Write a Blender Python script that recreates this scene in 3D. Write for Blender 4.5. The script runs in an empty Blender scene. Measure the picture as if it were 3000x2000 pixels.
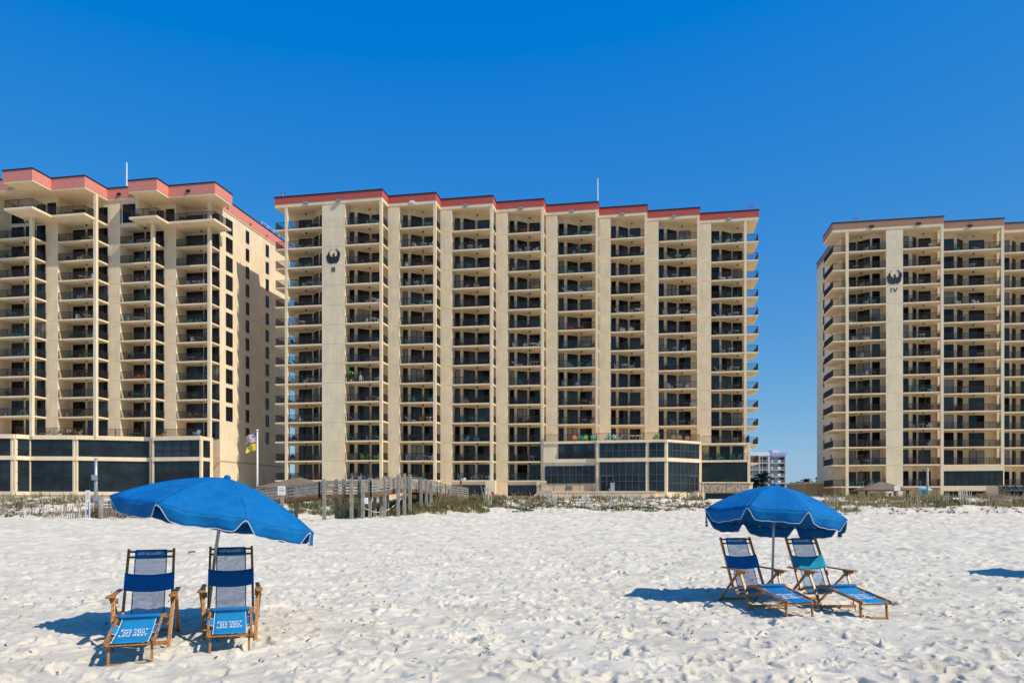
import bpy, math, random
import numpy as np
from mathutils import Vector, Matrix

random.seed(7)
R = math.radians
S = bpy.context.scene
COL = S.collection
CZ = 1.75                      # camera height above the sand by the chairs
FPX, HZ, CX = 2200.0, 1470.0, 1500.0   # focal length and horizon of the 3000 px photograph

# ------------------------------------------------------------------ camera
cam_d = bpy.data.cameras.new('camera'); cam = bpy.data.objects.new('camera', cam_d); COL.objects.link(cam)
cam.location = (0, 0, CZ); cam.rotation_euler = (R(90), 0, 0)
cam_d.sensor_width = 36; cam_d.lens = 36 * FPX / 3000; cam_d.shift_y = 470 / 3000
cam_d.clip_start = 0.1; cam_d.clip_end = 8000
S.camera = cam

# ------------------------------------------------------------------ light
SUN = Vector((0.84, -0.47, 1.0)).normalized()
elev = math.asin(SUN.z); rot = math.atan2(SUN.x, SUN.y)
W = bpy.data.worlds.new('World'); S.world = W; W.use_nodes = True
wt = W.node_tree; wt.nodes.clear()
sky = wt.nodes.new('ShaderNodeTexSky'); sky.sky_type = 'NISHITA'; sky.sun_disc = False
sky.sun_elevation = elev; sky.sun_rotation = rot
sky.air_density = 1.0; sky.dust_density = 0.35; sky.ozone_density = 3.0; sky.altitude = 0
hs = wt.nodes.new('ShaderNodeHueSaturation'); hs.inputs['Saturation'].default_value = 1.45
hs.inputs['Hue'].default_value = 0.497
bg = wt.nodes.new('ShaderNodeBackground'); bg.inputs['Strength'].default_value = 0.10
wo = wt.nodes.new('ShaderNodeOutputWorld')
wt.links.new(sky.outputs[0], hs.inputs['Color'])
# graded like the photograph: deep azure overhead, pale blue (not yellow) at the horizon
EXPO = 0.20
se = wt.nodes.new('ShaderNodeSeparateColor'); co = wt.nodes.new('ShaderNodeCombineColor'); wt.links.new(hs.outputs[0], se.inputs[0])
for ch, g, k in ((0, .65, .36), (1, .56, .50), (2, .12, .70)):
    a = wt.nodes.new('ShaderNodeMath'); a.operation = 'MULTIPLY'; a.inputs[1].default_value = .178
    b = wt.nodes.new('ShaderNodeMath'); b.operation = 'POWER'; b.inputs[1].default_value = g
    c = wt.nodes.new('ShaderNodeMath'); c.operation = 'MULTIPLY'; c.inputs[1].default_value = k / (.10 * 2 ** EXPO)
    wt.links.new(se.outputs[ch], a.inputs[0]); wt.links.new(a.outputs[0], b.inputs[0]); wt.links.new(b.outputs[0], c.inputs[0]); wt.links.new(c.outputs[0], co.inputs[ch])
wt.links.new(co.outputs[0], bg.inputs['Color'])
wt.links.new(bg.outputs[0], wo.inputs['Surface'])
sun_d = bpy.data.lights.new('sun', 'SUN'); sun_d.energy = 4.0; sun_d.angle = R(0.53); sun_d.color = (1, .925, .80)
sun = bpy.data.objects.new('sun', sun_d); COL.objects.link(sun)
sun.rotation_euler = SUN.to_track_quat('Z', 'Y').to_euler(); sun.location = (40, -20, 60)

vs = S.view_settings
vs.view_transform = 'Standard'; vs.look = 'None'; vs.exposure = EXPO; vs.gamma = 1
S.cycles.max_bounces = 7; S.cycles.diffuse_bounces = 4; S.cycles.transparent_max_bounces = 12
S.cycles.caustics_reflective = False; S.cycles.caustics_refractive = False

# ------------------------------------------------------------------ helpers
def mat(name, color, rough=0.7, spec=0.4, metal=0.0, noise=None, bump=None, trans=None, sheen=0):
    """noise=(scale, amount, detail) mottles the colour; bump=(scale, strength, distance)."""
    m = bpy.data.materials.new(name); m.use_nodes = True
    nt = m.node_tree; b = nt.nodes['Principled BSDF']
    b.inputs['Base Color'].default_value = (*color, 1); b.inputs['Roughness'].default_value = rough
    b.inputs['Specular IOR Level'].default_value = spec; b.inputs['Metallic'].default_value = metal
    geo = None
    if noise or bump:
        geo = nt.nodes.new('ShaderNodeTexCoord')
    if noise:
        n = nt.nodes.new('ShaderNodeTexNoise'); n.inputs['Scale'].default_value = noise[0]
        n.inputs['Detail'].default_value = noise[2] if len(noise) > 2 else 4
        nt.links.new(geo.outputs['Object'], n.inputs['Vector'])
        r = nt.nodes.new('ShaderNodeMapRange'); r.inputs['From Min'].default_value = .3; r.inputs['From Max'].default_value = .7
        r.inputs['To Min'].default_value = 1 - noise[1]; r.inputs['To Max'].default_value = 1 + noise[1]
        nt.links.new(n.outputs['Fac'], r.inputs['Value'])
        mx = nt.nodes.new('ShaderNodeVectorMath'); mx.operation = 'SCALE'; mx.inputs[0].default_value = color
        nt.links.new(r.outputs[0], mx.inputs['Scale']); nt.links.new(mx.outputs[0], b.inputs['Base Color'])
    if bump:
        n2 = nt.nodes.new('ShaderNodeTexNoise'); n2.inputs['Scale'].default_value = bump[0]; n2.inputs['Detail'].default_value = 5
        nt.links.new(geo.outputs['Object'], n2.inputs['Vector'])
        bp = nt.nodes.new('ShaderNodeBump'); bp.inputs['Strength'].default_value = bump[1]; bp.inputs['Distance'].default_value = bump[2]
        nt.links.new(n2.outputs['Fac'], bp.inputs['Height']); nt.links.new(bp.outputs[0], b.inputs['Normal'])
    if trans:   # thin cloth: part of the light passes through
        out = nt.nodes['Material Output']; t = nt.nodes.new('ShaderNodeBsdfTranslucent')
        t.inputs['Color'].default_value = (*trans[1], 1)
        mxs = nt.nodes.new('ShaderNodeMixShader'); mxs.inputs[0].default_value = trans[0]
        nt.links.new(b.outputs[0], mxs.inputs[1]); nt.links.new(t.outputs[0], mxs.inputs[2]); nt.links.new(mxs.outputs[0], out.inputs[0])
    return m

def screen_mat(name, color, opacity, tcol):
    m = bpy.data.materials.new(name); m.use_nodes = True; nt = m.node_tree; nt.nodes.clear()
    d = nt.nodes.new('ShaderNodeBsdfDiffuse'); d.inputs[0].default_value = (*color, 1)
    tl = nt.nodes.new('ShaderNodeBsdfTranslucent'); tl.inputs[0].default_value = (*color, 1)
    a = nt.nodes.new('ShaderNodeMixShader'); a.inputs[0].default_value = .35
    tr = nt.nodes.new('ShaderNodeBsdfTransparent'); tr.inputs[0].default_value = (*tcol, 1)
    # the weave itself: fine open threads
    mx = nt.nodes.new('ShaderNodeMixShader'); mx.inputs[0].default_value = opacity
    o = nt.nodes.new('ShaderNodeOutputMaterial')
    nt.links.new(d.outputs[0], a.inputs[1]); nt.links.new(tl.outputs[0], a.inputs[2])
    nt.links.new(tr.outputs[0], mx.inputs[1]); nt.links.new(a.outputs[0], mx.inputs[2]); nt.links.new(mx.outputs[0], o.inputs[0])
    return m

class MB:
    """collects faces for ONE mesh object"""
    def __init__(s): s.v = []; s.f = []; s.m = []
    def face(s, pts, m=0):
        i = len(s.v); s.v += [tuple(p) for p in pts]; s.f.append(tuple(range(i, i + len(pts)))); s.m.append(m)
    def box(s, x0, x1, y0, y1, z0, z1, m=0):
        i = len(s.v)
        s.v += [(x0,y0,z0),(x1,y0,z0),(x1,y1,z0),(x0,y1,z0),(x0,y0,z1),(x1,y0,z1),(x1,y1,z1),(x0,y1,z1)]
        for q in ((0,3,2,1),(4,5,6,7),(0,1,5,4),(1,2,6,5),(2,3,7,6),(3,0,4,7)):
            s.f.append(tuple(i + k for k in q)); s.m.append(m)
    def prism(s, poly, z0, z1, m=0, caps=True):
        n = len(poly); i = len(s.v)
        s.v += [(p[0], p[1], z0) for p in poly] + [(p[0], p[1], z1) for p in poly]
        for k in range(n):
            j = (k + 1) % n
            s.f.append((i + k, i + j, i + n + j, i + n + k)); s.m.append(m)
        if caps:
            s.f.append(tuple(i + n + k for k in range(n))); s.m.append(m)
            s.f.append(tuple(i + n - 1 - k for k in range(n))); s.m.append(m)
    def beam(s, p, q, w, h, m=0, up=(0, 0, 1), taper=1.0):
        p = Vector(p); q = Vector(q); d = (q - p).normalized(); up = Vector(up)
        side = d.cross(up)
        if side.length < 1e-4: side = d.cross(Vector((0, 1, 0)))
        side.normalize(); upv = side.cross(d).normalized()
        i = len(s.v)
        for c, t in ((p, 1.0), (q, taper)):
            for a, b in ((-1,-1),(1,-1),(1,1),(-1,1)):
                s.v.append(tuple(c + side * (a * w * t / 2) + upv * (b * h * t / 2)))
        for f in ((3,2,1,0),(4,5,6,7),(0,1,5,4),(1,2,6,5),(2,3,7,6),(3,0,4,7)):
            s.f.append(tuple(i + k for k in f)); s.m.append(m)
    def tube(s, pts, r, n=8, m=0, caps=True):
        pts = [Vector(p) for p in pts]; i0 = len(s.v)
        rr = r if isinstance(r, (list, tuple)) else [r] * len(pts)
        pd = None
        for k, p in enumerate(pts):
            d = (pts[min(k + 1, len(pts) - 1)] - pts[max(k - 1, 0)]).normalized()
            if pd is None:
                a = d.orthogonal().normalized()
            else:
                a = (pa - d * pa.dot(d)).normalized()
            pa = a; pd = d; b = d.cross(a)
            for j in range(n):
                t = 2 * math.pi * j / n
                s.v.append(tuple(p + (a * math.cos(t) + b * math.sin(t)) * rr[k]))
        for k in range(len(pts) - 1):
            for j in range(n):
                a0 = i0 + k * n + j; a1 = i0 + k * n + (j + 1) % n
                s.f.append((a0, a1, a1 + n, a0 + n)); s.m.append(m)
        if caps:
            s.f.append(tuple(i0 + n - 1 - j for j in range(n))); s.m.append(m)
            e = i0 + (len(pts) - 1) * n
            s.f.append(tuple(e + j for j in range(n))); s.m.append(m)
    def grid(s, rows, m=0, closed=False):
        i = len(s.v); nc = len(rows[0])
        for r in rows: s.v += [tuple(p) for p in r]
        for a in range(len(rows) - 1):
            for b in range(nc - (0 if closed else 1)):
                c = (b + 1) % nc
                s.f.append((i + a*nc + b, i + a*nc + c, i + (a+1)*nc + c, i + (a+1)*nc + b)); s.m.append(m)
    def add(s, other, off=(0, 0, 0)):
        i = len(s.v); s.v += [(p[0]+off[0], p[1]+off[1], p[2]+off[2]) for p in other.v]
        s.f += [tuple(i + k for k in f) for f in other.f]; s.m += other.m
    def mesh(s, name, mats, smooth=False):
        me = bpy.data.meshes.new(name); me.from_pydata(s.v, [], s.f)
        for x in (mats if isinstance(mats, (list, tuple)) else [mats]): me.materials.append(x)
        me.polygons.foreach_set('material_index', s.m)
        if smooth: me.polygons.foreach_set('use_smooth', [True] * len(s.f))
        me.update(); return me
    def build(s, name, mats, parent=None, smooth=False, loc=(0, 0, 0), bevel=0):
        o = put(name, s.mesh(name, mats, smooth), parent, loc)
        if bevel:
            b = o.modifiers.new('bevel', 'BEVEL'); b.width = bevel; b.segments = 2; b.limit_method = 'ANGLE'
        return o

def put(name, me, parent=None, loc=(0, 0, 0), rz=0):
    o = bpy.data.objects.new(name, me); COL.objects.link(o); o.location = loc
    if rz: o.rotation_euler = (0, 0, rz)
    if parent: o.parent = parent
    return o
def tag(o, label, cat, group=None, kind=None):
    o['label'] = label; o['category'] = cat
    if group: o['group'] = group
    if kind: o['kind'] = kind
    return o
def thing(name, label, cat, loc, rz=0, group=None):
    return tag(put(name, None, None, loc, rz), label, cat, group)
def copy_tree(o, parent=None):
    c = o.copy(); COL.objects.link(c)
    if parent: c.parent = parent
    for ch in list(o.children): copy_tree(ch, c)
    return c
def structure(o): o['kind'] = 'structure'; return o
def text_mesh(name, body, size, m, parent, loc, rot, align='CENTER', extrude=0.0, xs=1.0, bold=0.0):
    cu = bpy.data.curves.new(name, 'FONT'); cu.body = body; cu.size = size; cu.align_x = align; cu.align_y = 'CENTER'
    cu.extrude = extrude; cu.offset = bold; cu.space_line = .95
    tmp = bpy.data.objects.new(name, cu); COL.objects.link(tmp)
    me = bpy.data.meshes.new_from_object(tmp.evaluated_get(bpy.context.evaluated_depsgraph_get()))
    bpy.data.objects.remove(tmp); bpy.data.curves.remove(cu)
    me.materials.clear(); me.materials.append(m)
    o = put(name, me, parent, loc); o.rotation_euler = rot; o.scale = (xs, 1, 1)
    return o

# the buildings stand on one grid, turned 10.2 degrees: u along the fronts, v away from the beach
TH = R(10.2); CT, ST = math.cos(TH), math.sin(TH)
def UV(u, v): return (u * CT + v * ST, -u * ST + v * CT)
def u_at(px, v):                 # u of a point seen at column px on the plane v
    k = (px - CX) / FPX
    return -(ST - k * CT) * v / (CT + k * ST)
def PX(px, Y): return (px - CX) / FPX * Y
def ZPY(py, Y): return CZ + (HZ - py) / FPX * Y
ORD = ['zeroth','first','second','third','fourth','fifth','sixth','seventh','eighth','ninth','tenth','eleventh','twelfth','thirteenth','fourteenth','fifteenth']

# ------------------------------------------------------------------ materials
M = {}
def stucco(name, color):
    m = bpy.data.materials.new(name); m.use_nodes = True; nt = m.node_tree; b = nt.nodes['Principled BSDF']
    b.inputs['Roughness'].default_value = .85; b.inputs['Specular IOR Level'].default_value = .2
    tc = nt.nodes.new('ShaderNodeTexCoord')
    n1 = nt.nodes.new('ShaderNodeTexNoise'); n1.inputs['Scale'].default_value = .55; n1.inputs['Detail'].default_value = 6
    mp = nt.nodes.new('ShaderNodeMapping'); mp.inputs['Scale'].default_value = (2.2, 2.2, .35)    # rain streaks run down
    n2 = nt.nodes.new('ShaderNodeTexNoise'); n2.inputs['Scale'].default_value = 1.3; n2.inputs['Detail'].default_value = 5
    nt.links.new(tc.outputs['Object'], n1.inputs['Vector']); nt.links.new(tc.outputs['Object'], mp.inputs['Vector']); nt.links.new(mp.outputs[0], n2.inputs['Vector'])
    ad = nt.nodes.new('ShaderNodeMath'); ad.operation = 'ADD'; nt.links.new(n1.outputs['Fac'], ad.inputs[0]); nt.links.new(n2.outputs['Fac'], ad.inputs[1])
    r = nt.nodes.new('ShaderNodeMapRange'); r.inputs['From Min'].default_value = .7; r.inputs['From Max'].default_value = 1.3
    r.inputs['To Min'].default_value = .86; r.inputs['To Max'].default_value = 1.06; nt.links.new(ad.outputs[0], r.inputs['Value'])
    sc = nt.nodes.new('ShaderNodeVectorMath'); sc.operation = 'SCALE'; sc.inputs[0].default_value = color
    nt.links.new(r.outputs[0], sc.inputs['Scale']); nt.links.new(sc.outputs[0], b.inputs['Base Color'])
    n3 = nt.nodes.new('ShaderNodeTexNoise'); n3.inputs['Scale'].default_value = 7; n3.inputs['Detail'].default_value = 6
    nt.links.new(tc.outputs['Object'], n3.inputs['Vector'])
    bp = nt.nodes.new('ShaderNodeBump'); bp.inputs['Strength'].default_value = .5; bp.inputs['Distance'].default_value = .03
    nt.links.new(n3.outputs['Fac'], bp.inputs['Height']); nt.links.new(bp.outputs[0], b.inputs['Normal'])
    return m
M['stucco'] = stucco('cream_stucco', (.83, .665, .445))
M['joint'] = mat('joint', (.50, .40, .25), .9)
M['red'] = mat('red_stucco', (.50, .10, .08), .85, .2, noise=(3, .10))
M['pink'] = mat('coral_stucco', (.68, .24, .19), .85, .2, noise=(3, .08))
M['brownband'] = mat('tan_band_stucco', (.40, .21, .135), .85, .2, noise=(3, .08))
M['cap'] = mat('black_flashing', (.012, .013, .018), .6)
M['rail'] = mat('bronze_rail', (.022, .018, .015), .55)
M['frame'] = mat('bronze_frame', (.020, .019, .018), .45)
M['alu'] = mat('grey_mullion', (.10, .105, .11), .4, metal=.3)
M['glass'] = mat('dark_glass', (.005, .007, .009), .03, .35)
M['glass2'] = mat('curtained_glass', (.030, .050, .062), .05, .35, noise=(9, .5, 2))
M['blind'] = mat('pale_blind', (.24, .23, .20), .35, .4, noise=(6, .3, 2))
M['open_dark'] = mat('open_door_dark', (.004, .004, .005), .6, .1)
M['podglass'] = mat('podium_glass', (.011, .019, .024), .035, .42, noise=(.5, .75, 5))
M['lamp'] = mat('dark_lamp', (.015, .014, .013), .5)
M['emblem'] = mat('emblem_black', (.022, .024, .030), .6)
M['white'] = mat('white_paint', (.78, .78, .76), .5)
M['metal'] = mat('grey_metal', (.42, .43, .44), .4, metal=.6)
M['concrete'] = mat('concrete', (.42, .38, .31), .9, noise=(2, .15), bump=(12, .3, .02))
TM = [M['stucco'], M['rail'], M['frame'], M['glass'], M['glass2'], M['lamp'], M['alu'], M['podglass'], M['blind'], M['open_dark']]

# ------------------------------------------------------------------ the ground
rs = np.random.RandomState(11)
TAB = rs.rand(256, 256)
def vnoise(x, y):
    xi = np.floor(x).astype(np.int64); yi = np.floor(y).astype(np.int64)
    fx = x - xi; fy = y - yi
    fx = fx*fx*fx*(fx*(fx*6-15)+10); fy = fy*fy*fy*(fy*(fy*6-15)+10)
    a = TAB[xi & 255, yi & 255]; b = TAB[(xi+1) & 255, yi & 255]; c = TAB[xi & 255, (yi+1) & 255]; d = TAB[(xi+1) & 255, (yi+1) & 255]
    return (a*(1-fx)+b*fx)*(1-fy) + (c*(1-fx)+d*fx)*fy - .5
def base_h(X, Y):
    X = np.asarray(X, float); Y = np.asarray(Y, float)
    z = np.interp(Y, [-60, -12, 0, 22, 58, 70, 80, 90, 130, 400], [-3.0, -.25, 0, 0, .34, .72, 1.55, 2.1, 2.35, 2.6])
    dipY = np.exp(-((Y - 68) / 9.0) ** 2)
    z = z - .55 * np.exp(-((X + 19) / 5.0) ** 2) * dipY
    z = z + .45 * np.exp(-((X + 6.5) / 4.0) ** 2) * np.exp(-((Y - 72) / 5.0) ** 2)
    z = z + .30 * np.exp(-((X - 9) / 7.0) ** 2) * np.exp(-((Y - 73) / 4.0) ** 2)
    k = np.clip((Y - 64) / 10, 0, 1) * np.clip((96 - Y) / 6, 0, 1)
    z = z + k * (.55 * vnoise(X * .22 + 9, Y * .22) + .25 * vnoise(X * .6, Y * .6))
    return z
def gh(x, y): return float(base_h(x, y))

def make_sand():
    th_f = np.linspace(-48, 48, 1060); th_b = np.linspace(48, 312, 60)[1:-1]
    th = np.radians(np.concatenate([th_f, th_b])); nth = len(th)
    r = [0.02, .5, 1, 1.7, 2.5, 3.4, 4.3, 5]
    while r[-1] < 26: r.append(r[-1] * 1.0031)
    while r[-1] < 62: r.append(r[-1] * 1.0048)
    while r[-1] < 108: r.append(r[-1] * 1.0085)
    while r[-1] < 5000: r.append(r[-1] * 1.17)
    r = np.array(r); nr = len(r)
    Rg, Tg = np.meshgrid(r, th, indexing='ij')
    X = Rg * np.sin(Tg); Y = Rg * np.cos(Tg)
    Z = base_h(X, Y)
    inner = np.clip((96 - Rg) / 8, 0, 1)
    flat = np.clip(Rg / 3, 0, 1)
    wob = .35 * vnoise(X * .9, Y * .9)
    far = 1 + np.clip((Rg - 12) / 22, 0, 2.0)
    b = .05 * vnoise(X * .5, Y * .5) + .050 * vnoise(X * 1.6 + wob, Y * 1.6) * far + .040 * vnoise(X * 3.6 + wob, Y * 3.6 + 7) * far \
        + .018 * vnoise(X * 8.5, Y * 8.5 + wob) + .005 * vnoise(X * 19, Y * 19)
    Z = Z + b * inner * flat
    # footprints: an oval dent with a pushed-up rim
    lr = np.log(r + 1e-9); t0 = th_f[0]; dth = th_f[1] - th_f[0]
    npt = 9000
    rr = np.sqrt(rs.uniform(5.2**2, 30**2, npt)); tt = rs.uniform(-46, 46, npt)
    keep = rs.rand(npt) < np.clip(1.25 - rr / 40, .3, 1)
    for rad, ang, kp in zip(rr, tt, keep):
        if not kp: continue
        a = R(ang); cx, cy = rad * math.sin(a), rad * math.cos(a)
        L = rs.uniform(.065, .16); Wd = L * rs.uniform(.42, .8); dep = rs.uniform(.015, .062) * (L / .12); yaw = rs.uniform(0, 6.28)
        e = L * 2.1
        i0 = np.searchsorted(r, rad - e); i1 = np.searchsorted(r, rad + e)
        dj = math.degrees(e / rad); j0 = max(0, int((ang - dj - t0) / dth)); j1 = min(len(th_f), int((ang + dj - t0) / dth) + 1)
        if i1 <= i0 or j1 <= j0: continue
        sx = X[i0:i1, j0:j1] - cx; sy = Y[i0:i1, j0:j1] - cy
        px = (sx * math.cos(yaw) + sy * math.sin(yaw)) / L; py = (-sx * math.sin(yaw) + sy * math.cos(yaw)) / Wd
        q = np.sqrt(px * px + py * py)
        q = q * (1 + .25 * np.sin(3 * np.arctan2(py, px) + yaw))
        Z[i0:i1, j0:j1] += -dep * np.exp(-(q / .85) ** 4) + dep * .32 * np.exp(-((q - 1.25) / .38) ** 2) * (1 + .5 * px)
    verts = np.stack([X, Y, Z], -1).reshape(-1, 3)
    ii, jj = np.meshgrid(np.arange(nr - 1), np.arange(nth), indexing='ij')
    j2 = (jj + 1) % nth
    quads = np.stack([ii*nth + jj, (ii+1)*nth + jj, (ii+1)*nth + j2, ii*nth + j2], -1).reshape(-1, 4)
    me = bpy.data.meshes.new('beach_sand')
    me.vertices.add(len(verts)); me.vertices.foreach_set('co', verts.astype(np.float32).ravel())
    me.loops.add(quads.size); me.loops.foreach_set('vertex_index', quads.astype(np.int32).ravel())
    me.polygons.add(len(quads)); me.polygons.foreach_set('loop_start', np.arange(0, quads.size, 4, dtype=np.int32))
    me.polygons.foreach_set('use_smooth', np.ones(len(quads), bool))
    me.update(calc_edges=True)
    m = bpy.data.materials.new('white_sand'); m.use_nodes = True; nt = m.node_tree; bs = nt.nodes['Principled BSDF']
    bs.inputs['Roughness'].default_value = .95; bs.inputs['Specular IOR Level'].default_value = .15
    tc = nt.nodes.new('ShaderNodeTexCoord')
    n = nt.nodes.new('ShaderNodeTexNoise'); n.inputs['Scale'].default_value = .7; n.inputs['Detail'].default_value = 8; n.inputs['Roughness'].default_value = .65
    nt.links.new(tc.outputs['Object'], n.inputs['Vector'])
    cr = nt.nodes.new('ShaderNodeValToRGB'); cr.color_ramp.elements[0].position = .32; cr.color_ramp.elements[0].color = (.56, .50, .395, 1)
    cr.color_ramp.elements[1].position = .66; cr.color_ramp.elements[1].color = (.745, .672, .54, 1); nt.links.new(n.outputs['Fac'], cr.inputs[0])
    sp = nt.nodes.new('ShaderNodeTexNoise'); sp.inputs['Scale'].default_value = 13; sp.inputs['Detail'].default_value = 3   # bits of dark seaweed and shell, and small crevice shadows painted as specks
    nt.links.new(tc.outputs['Object'], sp.inputs['Vector'])
    s2 = nt.nodes.new('ShaderNodeValToRGB'); s2.color_ramp.elements[0].position = .70; s2.color_ramp.elements[1].position = .735
    nt.links.new(sp.outputs['Fac'], s2.inputs[0])
    mx = nt.nodes.new('ShaderNodeMix'); mx.data_type = 'RGBA'; nt.links.new(s2.outputs[0], mx.inputs[0]); nt.links.new(cr.outputs[0], mx.inputs[6])
    mx.inputs[7].default_value = (.22, .19, .15, 1); nt.links.new(mx.outputs[2], bs.inputs['Base Color'])
    g1 = nt.nodes.new('ShaderNodeTexNoise'); g1.inputs['Scale'].default_value = 26; g1.inputs['Detail'].default_value = 8; g1.inputs['Roughness'].default_value = .7
    nt.links.new(tc.outputs['Object'], g1.inputs['Vector'])
    bp = nt.nodes.new('ShaderNodeBump'); bp.inputs['Strength'].default_value = .75; bp.inputs['Distance'].default_value = .03
    nt.links.new(g1.outputs['Fac'], bp.inputs['Height']); nt.links.new(bp.outputs[0], bs.inputs['Normal'])
    me.materials.append(m)
    structure(put('beach_sand', me))
make_sand()
mb = MB(); mb.face([(-3000, -3000, -.9), (3000, -3000, -.9), (3000, -24, -.9), (-3000, -24, -.9)])
structure(mb.build('sea', mat('sea_water', (.01, .10, .13), .12, .5, bump=(.5, .5, .3))))

# ------------------------------------------------------------------ tower building blocks
FH = 2.808
def railing(mb, pts, h=1.05, m=1, gap=.115, z=0.0, alongend=True):
    for (x0, y0), (x1, y1) in zip(pts[:-1], pts[1:]):
        L = math.hypot(x1 - x0, y1 - y0)
        if L < .05: continue
        mb.beam((x0, y0, z + h), (x1, y1, z + h), .05, .045, m)
        mb.beam((x0, y0, z + .10), (x1, y1, z + .10), .03, .03, m)
        n = max(1, round(L / gap)); npost = max(1, round(L / 1.7))
        for k in range(n + 1):
            t = k / n; x = x0 + (x1 - x0) * t; y = y0 + (y1 - y0) * t
            w = .014
            mb.box(x - w, x + w, y - w, y + w, z + .10, z + h - .02, m)
        for k in range(npost + 1):
            t = k / npost; x = x0 + (x1 - x0) * t; y = y0 + (y1 - y0) * t
            mb.box(x - .024, x + .024, y - .024, y + .024, z, z + h, m)
def pane(mb, p, q, z0, z1, cols=2, rows=(), mg=3, mf=2, proud=.04, curtain=None, fw=.06):
    """framed glass on the wall line p->q, on the side right of p->q (towards the beach)"""
    p = Vector((*p, 0)); q = Vector((*q, 0)); d = (q - p); L = d.length; d.normalize(); nrm = Vector((d.y, -d.x, 0))
    a = p + nrm * proud; b = q + nrm * proud
    for c in range(cols):
        t0 = c / cols; t1 = (c + 1) / cols; g = mg
        if curtain is not None and c in curtain: g = curtain[c] if isinstance(curtain, dict) else 4
        A = p + d * (L * t0) + nrm * (proud - .02); B = p + d * (L * t1) + nrm * (proud - .02)
        mb.face([(A.x, A.y, z0), (B.x, B.y, z0), (B.x, B.y, z1), (A.x, A.y, z1)], g)
    for c in range(cols + 1):
        x = p + d * (L * c / cols) + nrm * (proud - .01); mb.beam((x.x, x.y, z0), (x.x, x.y, z1), fw, fw, mf, up=nrm)
    for z in (z0, z1) + tuple(rows):
        mb.beam((a.x, a.y, z), (b.x, b.y, z), fw, fw, mf)

class Bay:
    """one balcony stack: x from its left edge, y back from the front edge"""
    def __init__(s, u0, v0, w, inner, doors, slab=None, rail=None, name=''):
        s.u0, s.v0, s.w, s.inner, s.doors = u0, v0, w, inner, doors; s.name = name
        s.slab_poly = slab or ([(0, 0), (w, 0), (w, inner[-1][1])] + list(reversed(inner)))
        s.rail_pts = rail or [[(0, .09), (w - .30, .09)], [(w - .07, .40), (w - .07, 2.40)]]
    def slab(s):
        mb = MB(); mb.prism(s.slab_poly, -.20, 0, 0)
        return mb
    def rails(s):
        mb = MB()
        for pts in s.rail_pts: railing(mb, pts)
        return mb
    def glass(s, var, fh=FH):
        mb = MB(); rr = random.Random(var * 17 + 3)
        for seg, t0, t1, cols in s.doors:
            a = Vector(s.inner[seg]); b = Vector(s.inner[seg + 1])
            p = a + (b - a) * t0; q = a + (b - a) * t1
            cur = [c for c in range(cols) if rr.random() < (.15, .5, .85)[var % 3]]
            if rr.random() < .14: cur = {c: 8 for c in range(cols)}
            elif rr.random() < .25: cur = {rr.randrange(cols): 9}
            else: cur = {c: 4 for c in cur}
            pane(mb, p, q, .04, fh - .42, cols, mg=3, curtain=cur)
        return mb
    def lamp(s, fh=FH):
        mb = MB(); x = s.w * .58; y = 1.3; z = fh - .20
        mb.tube([(x, y, z), (x, y, z - .22)], [.13, .10], 8, 5)
        return mb
def std_bay(u0, v0, w, name, wide=False):
    inner = [(0, 1.7), (.19 * w, 1.7), (.47 * w, 3.1), (w, 3.1)]
    return Bay(u0, v0, w, inner, [(0, .08, .68, 1), (1, .10, .93, 2), (2, .10, .64, 2)], name=name)

class Tower: pass
def stack(T, bays, levels, root, tname, base_u, base_v, limit=100):
    """balconies floor by floor: slab > railing, glass_doors, ceiling_lamp"""
    rest = MB(); n = 0
    for bi, (b, lv) in enumerate(zip(bays, levels)):
        ms = b.slab().mesh('balcony', TM); mr = b.rails(); mrm = mr.mesh('railing', TM)
        mg = [b.glass(k) for k in range(13)]; mgm = [g.mesh('glass_doors', TM) for g in mg]
        ml = b.lamp(); mlm = ml.mesh('ceiling_lamp', TM)
        for k, z in enumerate(lv):
            off = (b.u0 - base_u, b.v0 - base_v, z); var = random.randrange(13); n += 1
            if n <= limit:
                o = put('balcony', ms, root, off)
                put('railing', mrm, o); put('glass_doors', mgm[var], o); put('ceiling_lamp', mlm, o)
            else:
                for x in (b.slab(), mr, mg[var], ml): rest.add(x, off)
    if rest.v:
        o = rest.build('balcony', TM, root); o['kind'] = 'stuff'

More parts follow.
